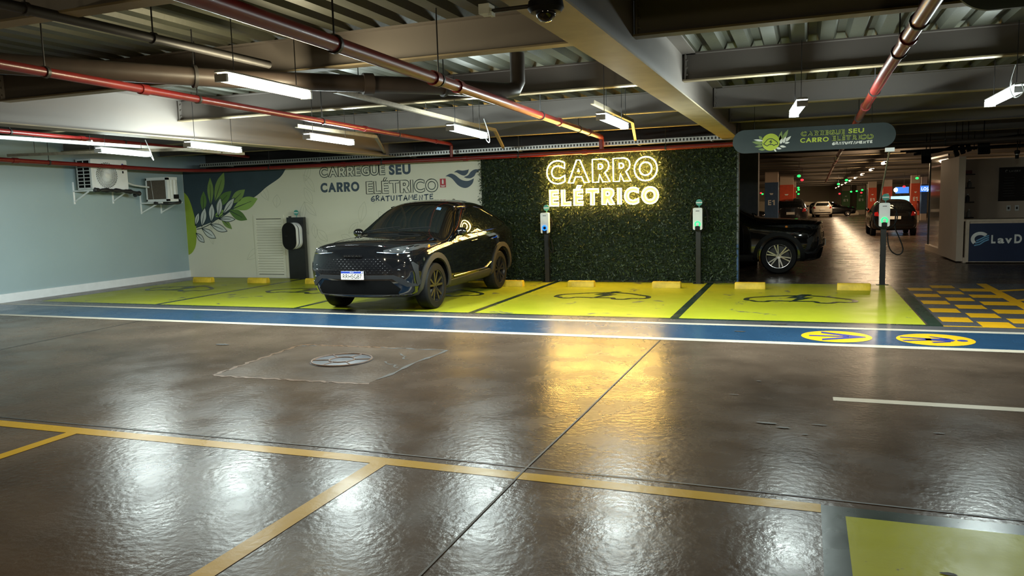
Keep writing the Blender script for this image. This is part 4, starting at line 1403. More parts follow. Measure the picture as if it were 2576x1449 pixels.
# ================================================================== wash kiosk at the right
t = thing('kiosk_counter', 'navy kiosk counter with raised pale lettering and a wood edge', 'counter', (3.46, 20.30, 0))
MB().box(0.02, 2.4, 0.02, .6, 0, .93).build('counter_body', M['counter_trim'], t)
MB().box(0.05, 2.38, 0.0, 0.02, 0.02, .885).build('front_panel', M['counter_blue'], t)
MB().box(-.02, 2.42, -.02, .64, .93, .98).box(-.02, 0.05, -.015, .02, 0, .93).build('counter_top', M['counter_trim'], t)
g = MB()
o = (0, 0, 0)
fill_text(g, 'L', (.495, .58, .43, .62), o, EX, EZ, bold=0.035, t=.012, off=0)
fill_text(g, 'a', (.62, .75, .43, .60), o, EX, EZ, bold=0.03, t=.012, off=0)
fill_text(g, 'v', (.765, .90, .43, .60), o, EX, EZ, bold=0.03, t=.012, off=0)
fill_text(g, 'D', (.945, 1.09, .43, .63), o, EX, EZ, bold=0.035, t=.012, off=0)
g.build('raised_lettering', M['sign_white'], t)
g = MB().ribbon([(.275 + .15 * math.cos(a), .53 + .13 * math.sin(a)) for a in np.linspace(.7, 3.9, 16)], .075, o, EX, EZ, .006)
g.build('logo_arc', M['sign_white'], t)
g = MB()
for k in range(3):
    g.ribbon([(.16 + .02 * k, .385 + .052 * k), (.27, .41 + .058 * k), (.36, .48 + .05 * k), (.45, .52 + .045 * k)], .028, o, EX, EZ, .006)
g.build('logo_wave', mat('pale_blue_logo', (0.16, 0.38, 0.58), 0.4), t)

struct('wall_kiosk', MB().prism([(3.30, 20.55), (3.44, 20.55), (3.44, 22.8), (3.25, 22.8)], (0, 0, 0), (1, 0, 0), (0, 1, 0), 2.42), M['plaster'], 'beige pier beside the kiosk counter')
struct('wall_kiosk', MB().box(3.58, 9.0, 22.8, 22.95, 0, 2.42), M['plaster'], 'beige back wall of the kiosk')
struct('trim_3', MB().prism([(3.44, 20.5), (3.50, 20.5), (3.42, 25.6), (3.30, 25.6)], (0, 0, -.08), (1, 0, 0), (0, 1, 0), .17), M['plaster'], 'low plinth under the glass panel and pier')
gl = bpy.data.materials.new('clear_glass')
gl.use_nodes = True
gb = gl.node_tree.nodes['Principled BSDF']
gb.inputs['Base Color'].default_value = (0.85, 0.85, 0.8, 1)
gb.inputs['Roughness'].default_value = 0.03
gb.inputs['Transmission Weight'].default_value = 0.9
gb.inputs['IOR'].default_value = 1.25
w1 = struct('window_1', MB().prism([(3.425, 22.85), (3.44, 22.85), (3.375, 25.4), (3.36, 25.4)], (0, 0, .09), (1, 0, 0), (0, 1, 0), 2.45), gl, 'tall glass panel beside the kiosk pier')
o = MB().box(3.335, 3.385, 25.4, 25.46, -.02, 2.62).bar((3.43, 22.85, 2.56), (3.365, 25.42, 2.56), .03, .05).build('window_frame', M['steel_dark'], w1)
o['kind'] = 'structure'

t = thing('menu_board', 'black menu board on the beige kiosk wall', 'menu board', (4.55, 22.79, 1.34))
MB().box(0, 1.5, -.03, 0, 0, .84).build('board_panel', M['board_black'], t)
g = MB()
fill_text(g, 'LAVERY', (.22, .46, .72, .765), (0, -.03, 0), EX, EZ, bold=0.0)
g.ribbon([(.16 + .025 * math.cos(a), .745 + .025 * math.sin(a)) for a in np.linspace(.6, 4.2, 10)], .012, (0, -.031, 0), EX, EZ)
g.build('board_lettering', mat('grey_board_print', (0.35, 0.35, 0.35), 0.5), t)
g = MB()
for r_ in range(8):
    for c_ in range(2):
        g.box(.1 + .42 * c_, .1 + .42 * c_ + .26 - .02 * (r_ % 3), -.0312, -.0305, .12 + r_ * .065, .128 + r_ * .065)
g.build('price_rows', mat('dim_board_print', (0.05, 0.05, 0.05), 0.5), t)
for k, z in enumerate((.93, 1.32, 1.68, 2.02)):
    t = thing('wall_shelf', ['lowest', 'second lowest', 'second highest', 'highest'][k] + ' small dark shelf on the kiosk wall beside the pier', 'shelf', (3.62, 22.79, z), 0, 'kiosk shelves')
    MB().box(0.0, .38, -.18, 0, 0, .025).build('shelf_board', M['steel_dark'], t)
items = [(3.70, 22.68, .955, 'dark carton on the lowest kiosk shelf', (.20, .10, .17), (.05, .05, .055)), (3.90, 22.69, .955, 'pale bottle on the lowest kiosk shelf', None, (.4, .38, .36)),
         (3.70, 22.68, 1.345, 'grey carton on the second lowest kiosk shelf', (.13, .1, .19), (.16, .15, .15)), (3.86, 22.69, 1.345, 'dark bottle on the second lowest kiosk shelf', None, (.06, .06, .07)),
         (3.70, 22.68, 1.705, 'beige carton on the second highest kiosk shelf', (.16, .1, .18), (.22, .2, .18)), (3.89, 22.69, 1.705, 'grey bottle on the second highest kiosk shelf', None, (.2, .2, .2)),
         (3.78, 22.68, 2.045, 'flat red carton on the highest kiosk shelf', (.30, .12, .09), (.16, .03, .03))]
for x, y, z, lab, bx, c in items:
    m = mat('package', c, 0.5)
    if bx:
        t = thing('carton', lab, 'box', (x, y, z))
        MB().box(-bx[0] / 2, bx[0] / 2, -bx[1] / 2, bx[1] / 2, 0, bx[2]).build('carton_body', m, t)
        MB().box(-bx[0] / 2 - .001, bx[0] / 2 + .001, -bx[1] / 2 - .001, -bx[1] / 2 + .002, bx[2] * .3, bx[2] * .7).build('carton_label', M['cream'] if 'beige' in lab else m, t)
    else:
        t = thing('bottle', lab, 'bottle', (x, y, z))
        MB().lathe([(.045, 0), (.048, .02), (.048, .12), (.02, .155), (.018, .17)], n=14).build('bottle_body', m, t)
        MB().lathe([(.02, .17), (.02, .20), (0, .20)], n=12).build('cap', M['white_plastic'], t)
for x, lab in ((4.79, 'left of the two pale sockets under the menu board'), (4.97, 'right of the two pale sockets under the menu board')):
    t = thing('wall_socket', lab, 'socket', (x, 22.795, 1.16))
    MB().prism(rrect(.09, .14, .01), (0, 0, 0), (1, 0, 0), (0, 0, 1), .012).build('face_plate', M['cream'], t)
    MB().box(-.02, .02, -.015, -.0122, -.03, .03).build('socket_insert', M['conduit'], t)
# overhead frame, floodlights and spot over the kiosk
t = thing('kiosk_truss', 'black pipe frame hung over the kiosk', 'overhead frame', (2.4, 20.6, 2.55))
for y0, z0 in ((0, .02), (0, .17), (1.2, .1)):
    MB().cyl((-.2, y0, z0), (4.2, y0 - .1, z0 + .06), .022, 10).build('frame_tube', M['black'], t)
MB().tube(smooth([(0, .3, -.02), (.5, .2, .02), (.9, .1, .14), (1.4, 0, .22), (2.2, .1, .30), (3.6, .2, .42)], 4), .03, 8).build('cable_bundle', M['black'], t)
for x in (.3, 1.2, 2.1, 3.2):
    MB().cyl((x, 0, 0), (x, 0, .74), .01, 8).build('hanger_rod', M['black'], t)
for x, y, z, w, lab in ((3.68, 20.0, 2.50, .24, 'wide black floodlight right of the kiosk pier top'), (2.60, 20.40, 2.36, .20, 'black floodlight above the glass panel')):
    t = thing('floodlight', lab, 'floodlight', (x, y, z))
    MB().prism(rrect(w, .16, .015), (0, 0, .0), (1, 0, 0), (0, .5, 1), .05).build('housing', M['black'], t)
    MB().box(-w / 2, w / 2, .01, .03, .08, .24).cyl((0, .02, .2), (0, .02, 3.32 - z), .01, 8).build('yoke', M['black'], t)
    MB().prism(rrect(w * .8, .11, .01), (0, -.045, .022), (1, 0, 0), (0, .5, 1), .008).build('front_glass', M['black_gloss'], t)
for k, x in enumerate((3.18, 3.30, 3.42)):
    t = thing('small_floodlight', ['leftmost', 'middle', 'rightmost'][k] + ' of three small tilted floodlights at the pier top', 'floodlight', (x, 20.2, 2.46 + .05 * k), .3)
    MB().prism(rrect(.10, .13, .01), (0, 0, 0), (1, 0, .3), (0, .8, 1), .045).build('housing', M['black'], t)
    MB().box(-.05, .05, .02, .035, .05, .18).cyl((0, .03, .15), (0, .03, .84 - .05 * k), .008, 8).build('yoke', M['black'], t)
t = thing('track_spotlight', 'small black spotlight hanging in front of the kiosk wall', 'spotlight', (4.43, 20.5, 2.32))
MB().lathe([(.035, 0), (.04, .10), (.055, .12), (.06, .17), (.03, .19)], n=18).build('spot_body', M['black'], t)
MB().cyl((0, 0, .19), (0, 0, 1.0), .01, 8).build('stem', M['black'], t)
MB().lathe([(.041, .085), (.043, .10)], n=18).build('ring', M['galv'], t)
pipe('drain_pipe', [(1.3, 19.2, 2.66), (4.0, 19.2, 2.70), (9.0, 19.2, 2.78)], .05, M['brown_pipe'], 'brown pipe crossing above the kiosk frame', 'pipe', (1.5, 3.0))

# ================================================================== far end of the garage
def far_column(x, y, w, m, label, text=None, z0=0.45, z1=2.45, band=True):
    t = struct('column', MB().box(x - w / 2, x + w / 2, y, y + .6, zf(y) - .02, 2.96 + zf(y + .6)), M['plaster'], label)
    o = MB().box(x - w / 2 - .01, x + w / 2 + .01, y - .01, y + .61, z0 + zf(y), z1 + zf(y)).build('painted_band', M[m], t)
    o['kind'] = 'structure'
    if text:
        g = fill_text(MB(), text, (x - w * .26, x + w * .26, 1.35 + zf(y), 1.60 + zf(y)), (0, y - .012, 0), EX, EZ, bold=0.03)
        g.add([(x + a * w, y - .014, 1.85 + b + zf(y)) for a, b in ((-.15, .08), (.15, .08), (.08, 0), (-.08, 0))], [(0, 1, 2, 3)])
        o = g.build('column_lettering', M['sign_white'], t)
        o['kind'] = 'structure'


far_column(-1.56, 40, .60, 'navy_column', 'blue painted column marked E1 behind the second black car', 'E1')
far_column(-1.02, 47, .72, 'orange_column', 'orange column marked E1 beside the blue column', 'E1', .9)
far_column(-.95, 56, .66, 'orange_column', 'narrower orange column behind the first orange one', 'E1', .9)
far_column(6.47, 55, .48, 'orange_column', 'tall orange column right of the parked black hatchback', 'E1')
far_column(5.86, 66, .62, 'orange_column', 'orange column above the roof of the parked black hatchback', 'E1')
far_column(5.10, 70, .60, 'orange_column', 'orange column left of the free-standing charger', 'E1')
far_column(5.35, 88, .8, 'green_column', 'green column at the right end of the ramp parapet', 'E1')
far_column(3.9, 88, .8, 'green_column', 'green column behind the ramp parapet', 'E1')
far_column(5.62, 80, .5, 'grey_column', 'grey column between the green and orange columns')
far_column(7.60, 60, .34, 'navy_column', 'blue column under the lit shop sign')
t = thing('fire_extinguisher', 'red fire extinguisher at the foot of the tall orange column', 'fire extinguisher', (6.62, 54.895, zf(55) + .75))
MB().lathe([(.08, 0), (.085, .03), (.085, .42), (.05, .5), (.03, .52)], n=16).build('cylinder_body', M['red_pipe'], t)
MB().box(-.05, .05, -.02, .02, .52, .58).build('valve_handle', M['black'], t)
t = thing('shop_sign', 'lit blue and white LOJA sign far at the right', 'sign', (7.13, 58, 1.50))
MB().box(-.02, .66, 0, .08, -.02, .38).build('light_box', M['screen_blue'], t)
for x in (.1, .54):
    MB().cyl((x, .04, .36), (x, .04, 3.33 + zf(58) - 1.50), .012, 6).build('hanger_rod', M['steel_dark'], t)
fill_text(MB(), 'LOJA', (.04, .60, .07, .28), (0, 0, 0), EX, EZ, bold=0.02, off=.004).build('lit_lettering', M['screen_white'], t)
t = thing('lit_screen', 'lit blue screen over a pale counter in the distance', 'screen', (6.02, 62, 1.35))
MB().box(0, .85, 0, .08, .05, .50).build('screen_panel', M['screen_blue'], t)
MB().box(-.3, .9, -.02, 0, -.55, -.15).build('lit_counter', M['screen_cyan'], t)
MB().box(-.3, .9, 0, .3, zf(62) - 1.35, -.55).build('counter_base', M['plaster'], t)
MB().box(.3, .5, .02, .06, -.6, .1).build('screen_post', M['conduit'], t)
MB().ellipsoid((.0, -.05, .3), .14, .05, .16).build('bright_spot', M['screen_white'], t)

for i, y in enumerate((28.25, 34.2, 40.2, 46.3, 52.6, 59, 66, 74, 82)):
    x = 2.4 + (y - 28.25) * .0065
    lamp((x, y - .65), (x, y + .65), 2.70 + zf(y), 'emit_far', '%s warm lamp of the row receding down the far aisle' % ['nearest', 'second', 'third', 'fourth', 'fifth', 'sixth', 'seventh', 'eighth', 'ninth'][i], 'lamps of the far aisle', False, 3.34 + zf(y))
for x, y in ((-8, 30), (-8, 45), (-8, 62), (9.5, 34), (9.5, 48), (9.5, 64)):  # extra lamps outside the visible row, added to brighten the far region
    lamp((x, y - .65), (x, y + .65), 2.70 + zf(y), 'emit_far', 'unseen warm lamp added in the outer aisles to light the far end', 'added lamps of the outer aisles', False, 3.34 + zf(y))
IND = [(-0.26, 33, 2.34, 'g', 'large green bay light hanging right of the orange columns'), (-0.17, 39.5, 2.27, 'r', 'red bay light just right of the top of the orange column'), (-0.52, 62, 2.02, 'g', 'topmost of four green bay lights left of the white hatchback'),
       (-0.53, 66, 1.88, 'g', 'second of four green bay lights left of the white hatchback'), (-0.8, 72, 1.72, 'g', 'third green bay light left of the white hatchback, set a little left'), (-0.62, 76, 1.52, 'g', 'lowest green bay light left of the white hatchback'),
       (5.14, 43.25, 2.22, 'g', 'green bay light high above the tall orange column'), (5.5, 52, 1.85, 'r', 'red bay light above the parked black hatchback'), (1.90, 42.5, 2.23, 'g', 'green bay light among the brighter far lamps'),
       (1.88, 52.2, 2.12, 'g', 'green bay light lower in the row of far lamps'), (4.95, 80, 1.72, 'g', 'green bay light over the right green column'), (4.7, 84, 1.62, 'g', 'small green bay light over the left green column'), (4.1, 82, 1.58, 'g', 'green bay light left of the green columns'),
       (5.9, 78, 1.80, 'g', 'green bay light over the orange column by the charger'), (3.0, 80, 1.42, 'r', 'faint red bay light over the ramp parapet'), (5.0, 82, 1.46, 'r', 'red bay light between the green columns'), (-4.1, 80, 1.70, 'r', 'red bay light far left beside the blue column'), (-4.0, 81, 1.60, 'g', 'green bay light far left beside the blue column')]
for x, y, z, c, lab in IND:
    t = thing('bay_indicator', lab, 'indicator light', (x, y, z), 0, 'parking bay indicator lights')
    r_ = .05 + y * .0006
    MB().ellipsoid((0, 0, 0), r_, r_, r_ * .75, 14, 8).build('lens', M['emit_green' if c == 'g' else 'emit_red'], t)
    MB().cyl((0, 0, r_ * .6), (0, 0, 3.308 + zf(y) - z), .012, 6).build('stem', M['conduit'], t)

# ================================================================== cars
# body section table rows: u, zb, wb, (z,w) rocker, mid, shoulder, waist, window top, roof edge, inner roof, z centre
SUV = [
    (-0.93, 0.28, 0.68, (0.36, 0.78), (0.64, 0.83), (0.9, 0.8), (1.02, 0.68), (1.055, 0.44), (1.07, 0.22), 1.075),
    (-0.8, 0.25, 0.78, (0.35, 0.88), (0.64, 0.91), (0.95, 0.88), (1.06, 0.74), (1.1, 0.47), (1.115, 0.23), 1.12),
    (-0.45, 0.24, 0.82, (0.36, 0.92), (0.64, 0.945), (0.98, 0.92), (1.07, 0.78), (1.125, 0.48), (1.14, 0.24), 1.145),
    (-0.05, 0.24, 0.84, (0.36, 0.93), (0.65, 0.95), (1.0, 0.935), (1.08, 0.81), (1.14, 0.5), (1.155, 0.24), 1.16),
    (0.3, 0.24, 0.84, (0.36, 0.93), (0.65, 0.935), (1.01, 0.93), (1.09, 0.83), (1.155, 0.53), (1.175, 0.25), 1.18),
    (0.48, 0.24, 0.84, (0.36, 0.93), (0.65, 0.93), (0.96, 0.933), (1.095, 0.882), (1.165, 0.72), (1.19, 0.42), 1.2),
    (0.88, 0.24, 0.84, (0.36, 0.93), (0.65, 0.93), (0.965, 0.933), (1.095, 0.897), (1.35, 0.745), (1.42, 0.47), 1.445),
    (1.3, 0.24, 0.84, (0.36, 0.93), (0.65, 0.93), (0.97, 0.933), (1.1, 0.902), (1.55, 0.685), (1.655, 0.49), 1.68),
    (1.72, 0.24, 0.84, (0.36, 0.93), (0.65, 0.93), (0.975, 0.933), (1.1, 0.902), (1.59, 0.665), (1.71, 0.5), 1.735),
    (2.25, 0.24, 0.84, (0.36, 0.93), (0.65, 0.93), (0.985, 0.933), (1.11, 0.902), (1.585, 0.655), (1.715, 0.49), 1.74),
    (2.7, 0.24, 0.84, (0.36, 0.93), (0.66, 0.94), (1.0, 0.938), (1.13, 0.902), (1.54, 0.65), (1.675, 0.48), 1.7),
    (3.1, 0.25, 0.84, (0.37, 0.93), (0.68, 0.945), (1.03, 0.933), (1.16, 0.892), (1.45, 0.67), (1.565, 0.5), 1.59),
    (3.42, 0.28, 0.82, (0.4, 0.92), (0.7, 0.93), (1.06, 0.908), (1.18, 0.862), (1.32, 0.7), (1.39, 0.52), 1.405),
    (3.66, 0.32, 0.78, (0.44, 0.88), (0.72, 0.9), (1.09, 0.87), (1.16, 0.8), (1.2, 0.68), (1.225, 0.48), 1.235),
    (3.8, 0.38, 0.7, (0.48, 0.8), (0.72, 0.85), (1.0, 0.82), (1.08, 0.74), (1.11, 0.58), (1.12, 0.34), 1.125),]
HATCH = [
    (-.78, .26, .58, (.32, .68), (.52, .73), (.72, .71), (.78, .62), (.805, .40), (.815, .20), .82),
    (-.62, .22, .66, (.32, .77), (.55, .80), (.78, .78), (.84, .67), (.88, .42), (.895, .20), .90),
    (-.20, .22, .72, (.32, .82), (.58, .845), (.84, .82), (.90, .71), (.95, .44), (.965, .20), .97),
    (.35, .22, .74, (.32, .83), (.60, .855), (.88, .84), (.95, .75), (1.01, .46), (1.025, .22), 1.03),
    (.55, .22, .74, (.32, .83), (.60, .855), (.89, .84), (.955, .77), (1.03, .64), (1.05, .36), 1.06),
    (.85, .22, .74, (.32, .83), (.60, .855), (.90, .84), (.96, .79), (1.22, .67), (1.29, .43), 1.305),
    (1.20, .22, .74, (.32, .83), (.60, .855), (.90, .84), (.965, .79), (1.37, .61), (1.45, .45), 1.47),
    (1.80, .22, .74, (.32, .83), (.60, .855), (.92, .845), (.98, .79), (1.40, .61), (1.475, .45), 1.495),
    (2.40, .22, .74, (.32, .83), (.60, .855), (.94, .84), (1.00, .79), (1.38, .61), (1.46, .45), 1.48),
    (2.85, .24, .73, (.34, .82), (.60, .845), (.95, .83), (1.01, .78), (1.33, .62), (1.41, .47), 1.43),
    (3.10, .26, .70, (.36, .80), (.60, .82), (.96, .80), (1.02, .76), (1.20, .65), (1.31, .49), 1.335),
    (3.24, .32, .62, (.40, .74), (.60, .77), (.90, .75), (.98, .68), (1.02, .52), (1.03, .30), 1.035)]


def car_cage(table, s=(1, 1, 1), nose=.20, tail=.12):
    u0, u1 = table[0][0], table[-1][0]
    rows = []
    for r in table:
        u, zb, wb = r[0], r[1], r[2]
        P = [(0, zb), (wb, zb)] + [(w, z) for z, w in r[3:9]] + [(0, r[9])]
        rows.append((u, P))
    vs, fs, idx = [], [], []

    def put(v, u, z):
        ff = max(0.0, min(1.0, (u0 + .8 - u) / .8))
        fr = max(0.0, min(1.0, (u - (u1 - .7)) / .7))
        q = abs(v) / .9
        du = nose * q ** 2.4 * ff - tail * q ** 2.4 * fr
        if z < .50:
            du += ff ** 2 * .10 * (.50 - z) / .25
        if z > .80:
            du += ff ** 2 * .06 * min(1, (z - .80) / .2)
        if z < .60:
            du -= fr ** 2 * .04
        vs.append((v * s[0], (u + du) * s[1], z * s[2]))
        return len(vs) - 1
    for u, P in rows:
        ring = [put(w, u, z) for w, z in P] + [put(-w, u, z) for w, z in P[-2:0:-1]]
        idx.append(ring)
    n = len(idx[0])
    for a, b in zip(idx, idx[1:]):
        fs += [(a[k], a[(k + 1) % n], b[(k + 1) % n], b[k]) for k in range(n)]
    for ring, (u, P) in ((idx[0], rows[0]), (idx[-1], rows[-1])):
        cols = [[ring[i] for i in range(1, 8)]]
        for sc in (.55, 0, -.55):
            cols.append([put(P[i][0] * sc, u, P[i][1]) for i in range(1, 8)])
        cols.append([ring[n - i] for i in range(1, 8)])
        for a, b in zip(cols, cols[1:]):
            fs += [(a[i], a[i + 1], b[i + 1], b[i]) for i in range(6)]
        for e, c in ((0, ring[0]), (6, ring[8])):
            fs += [(cols[j][e], cols[j + 1][e], c) for j in range(4)]
    return vs, fs


class Car:
    def __init__(s, name, label, cat, table, m, scale=(1, 1, 1), level=3, wb=2.738, wr=.365, track=.815, tyre=.235, loc=(0, 0, 0), rz=0, nose=.2, rim='rim_black', spokes=5, cut=True):
        s.root = thing(name, label, cat, loc, rz)
        s.k = scale
        vs, fs = car_cage(table, scale, nose)
        me = bpy.data.meshes.new('body')
        me.from_pydata(vs, [], fs)
        bm = bmesh.new()
        bm.from_mesh(me)
        bmesh.ops.recalc_face_normals(bm, faces=bm.faces)
        bm.to_mesh(me)
        bm.free()
        ob = bpy.data.objects.new('body', me)
        COL.objects.link(ob)
        sub = ob.modifiers.new('sub', 'SUBSURF')
        sub.levels = sub.render_levels = level

        def bake():
            dg = bpy.context.evaluated_depsgraph_get()
            dg.update()
            m2 = bpy.data.meshes.new_from_object(ob.evaluated_get(dg))
            return m2
        m1 = bake()
        bm = bmesh.new()
        bm.from_mesh(m1)
        s.bvh = BVHTree.FromBMesh(bm)
        bm.free()
        ob.modifiers.clear()
        ob.data = m1
        s.wr, s.wb, s.track = wr, wb, track
        if cut:
            c = MB()
            R = wr * 1.17
            for u in (0, wb):
                for sg in (-1, 1):
                    c.cyl((sg * (track - .22), u, wr), (sg * 1.3, u, wr), R, 32)
            co = c.build('well', M['black'])
            bo = ob.modifiers.new('well', 'BOOLEAN')
            bo.operation = 'DIFFERENCE'
            bo.object = co
            bo.solver = 'EXACT'
            m2 = bake()
            ob.modifiers.clear()
            ob.data = m2
            bpy.data.objects.remove(co)
        ob.data.materials.clear()
        ob.data.materials.append(m)
        ob.data.polygons.foreach_set('use_smooth', [True] * len(ob.data.polygons))
        ob.data.set_sharp_from_angle(angle=math.radians(40))
        ob.parent = s.root
        s.body = ob
        for u in (0, wb):
            for sg in (1, -1):
                s.wheel(sg, u, wr, track, tyre, rim, spokes)

    def wheel(s, sg, u, r, track, w, rim, spokes):
        o = (sg * track, u, r)
        ax = (sg, 0, 0)
        ri = r * .68
        prof = [(ri, -w / 2), (r * .93, -w / 2), (r * .985, -w * .42), (r, -w * .3), (r, w * .3), (r * .985, w * .42), (r * .93, w / 2), (ri * 1.02, w / 2 + .004), (ri, w / 2 - .01)]
        t = MB().lathe(prof, o, ax, 40, caps=False).build('wheel', M['rubber'], s.root)
        g = MB().lathe([(ri, w / 2 - .01), (ri * .97, w / 2 - .012), (ri * .95, w / 2 - .03), (ri * .93, -.02)], o, ax, 40, caps=False)
        g.lathe([(.0, w / 2 - .035), (.055, w / 2 - .03), (.06, w / 2 - .05), (.06, 0)][::-1], o, ax, 20, caps=False)
        O = Vector(o)
        X = Vector(ax)
        for k in range(spokes):
            for dd in (-.16, .16):
                a0 = 2 * PI * k / spokes + .3
                a, b = a0 + dd * .6, a0 + dd * (1.55 if spokes <= 5 else .9)
                p = O + X * (w / 2 - .04) + Vector((0, math.cos(a), math.sin(a))) * .045
                q = O + X * (w / 2 - .025) + Vector((0, math.cos(b), math.sin(b))) * ri * .96
                g.bar(p, q, .022, .034 if spokes <= 5 else .026, upv=(0, math.cos(a0 + PI / 2), math.sin(a0 + PI / 2)))
        g.build('rim', M[rim], t)
        MB().lathe([(ri * .92, 0), (ri * .8, .01), (0, .012)], (O.x - sg * .02, u, r), ax, 28).build('brake_disc', M['conduit'] if rim == 'rim_silver' else M['steel_dark'], t)

    # rays: side +1/-1 (u,z), front / rear (v,z), top (v,u)
    def hit(s, mode, a, b):
        if mode in (1, -1):
            o, d = Vector((mode * 4, a, b)), Vector((-mode, 0, 0))
        elif mode == 'front':
            o, d = Vector((a, -6, b)), Vector((0, 1, 0))
        elif mode == 'rear':
            o, d = Vector((a, 8, b)), Vector((0, -1, 0))
        else:
            o, d = Vector((a, b, 4)), Vector((0, 0, -1))
        p, n, _, _ = s.bvh.ray_cast(o, d)
        if p is None:
            p, n, _, _ = s.bvh.find_nearest(o + d * 4)
        if n.dot(d) > 0:
            n = -n
        return p, n

    def sc(s, mode, q):
        k = s.k
        return (q[0] * k[1], q[1] * k[2]) if mode in (1, -1) else (q[0] * k[0], q[1] * k[2]) if mode in ('front', 'rear') else (q[0] * k[0], q[1] * k[1])

    def patch(s, name, poly, mode, m, off=.004, h=.05, parent=None, round_=0, label=None):
        poly = [s.sc(mode, p) for p in poly]
        if round_:
            poly = [(p.x, p.y) for p in smooth([(a, b, 0) for a, b in poly], round_, True)]
        ring = []
        for i in range(len(poly)):
            a, b = Vector(poly[i]), Vector(poly[(i + 1) % len(poly)])
            k = max(1, int((b - a).length / h))
            ring += [a.lerp(b, j / k) for j in range(k)]
        n = len(ring)
        xs, ys = [p.x for p in ring], [p.y for p in ring]
        inner = []

        def inside(x, y):
            c = False
            for i in range(n):
                a, b = ring[i], ring[i - 1]
                if (a.y > y) != (b.y > y) and x < (b.x - a.x) * (y - a.y) / (b.y - a.y) + a.x:
                    c = not c
            return c
        yy = min(ys) + h / 2
        while yy < max(ys):
            xx = min(xs) + h / 2
            while xx < max(xs):
                if inside(xx, yy) and min((Vector((xx, yy)) - p).length for p in ring) > h * .4:
                    inner.append(Vector((xx, yy)))
                xx += h
            yy += h
        V, _, F, *_ = delaunay_2d_cdt(ring + inner, [(i, (i + 1) % n) for i in range(n)], [list(range(n))], 1, 1e-6)
        top, low = [], []
        for v in V:
            p, nn = s.hit(mode, v.x, v.y)
            top.append(p + nn * off)
            low.append(p - nn * .01)
        g = MB().add(top, [tuple(f) for f in F])
        cnt = {}
        for f in F:
            for i in range(len(f)):
                e = (f[i], f[(i + 1) % len(f)])
                cnt[e] = 1
        b = len(g.v)
        g.v += [tuple(p) for p in low]
        for (i, j) in cnt:
            if (j, i) not in cnt:
                g.f.append((i, j, b + j, b + i))
        g.v = [tuple(x) for x in g.v]
        o = g.build(name, M[m] if isinstance(m, str) else m, parent or s.root, sharp=50)
        if label:
            o['label'] = label
        return o

    def strip(s, name, pts, mode, w, m, off=.004, parent=None, closed=False, r=True):
        P = []
        pts = [s.sc(mode, p) for p in pts]
        N = len(pts)
        for i in range(N if closed else N - 1):
            a, b = Vector(pts[i]), Vector(pts[(i + 1) % N])
            k = max(1, int((b - a).length / .04))
            P += [a.lerp(b, j / k) for j in range(k)]
        if not closed:
            P.append(Vector(pts[-1]))
        Q = []
        for v in P:
            p, n = s.hit(mode, v.x, v.y)
            Q.append(p + n * off)
        return MB().tube(Q, w, 6, closed=closed).build(name, M[m], parent or s.root)


def mirror(poly):
    return [(-a, b) for a, b in poly][::-1]


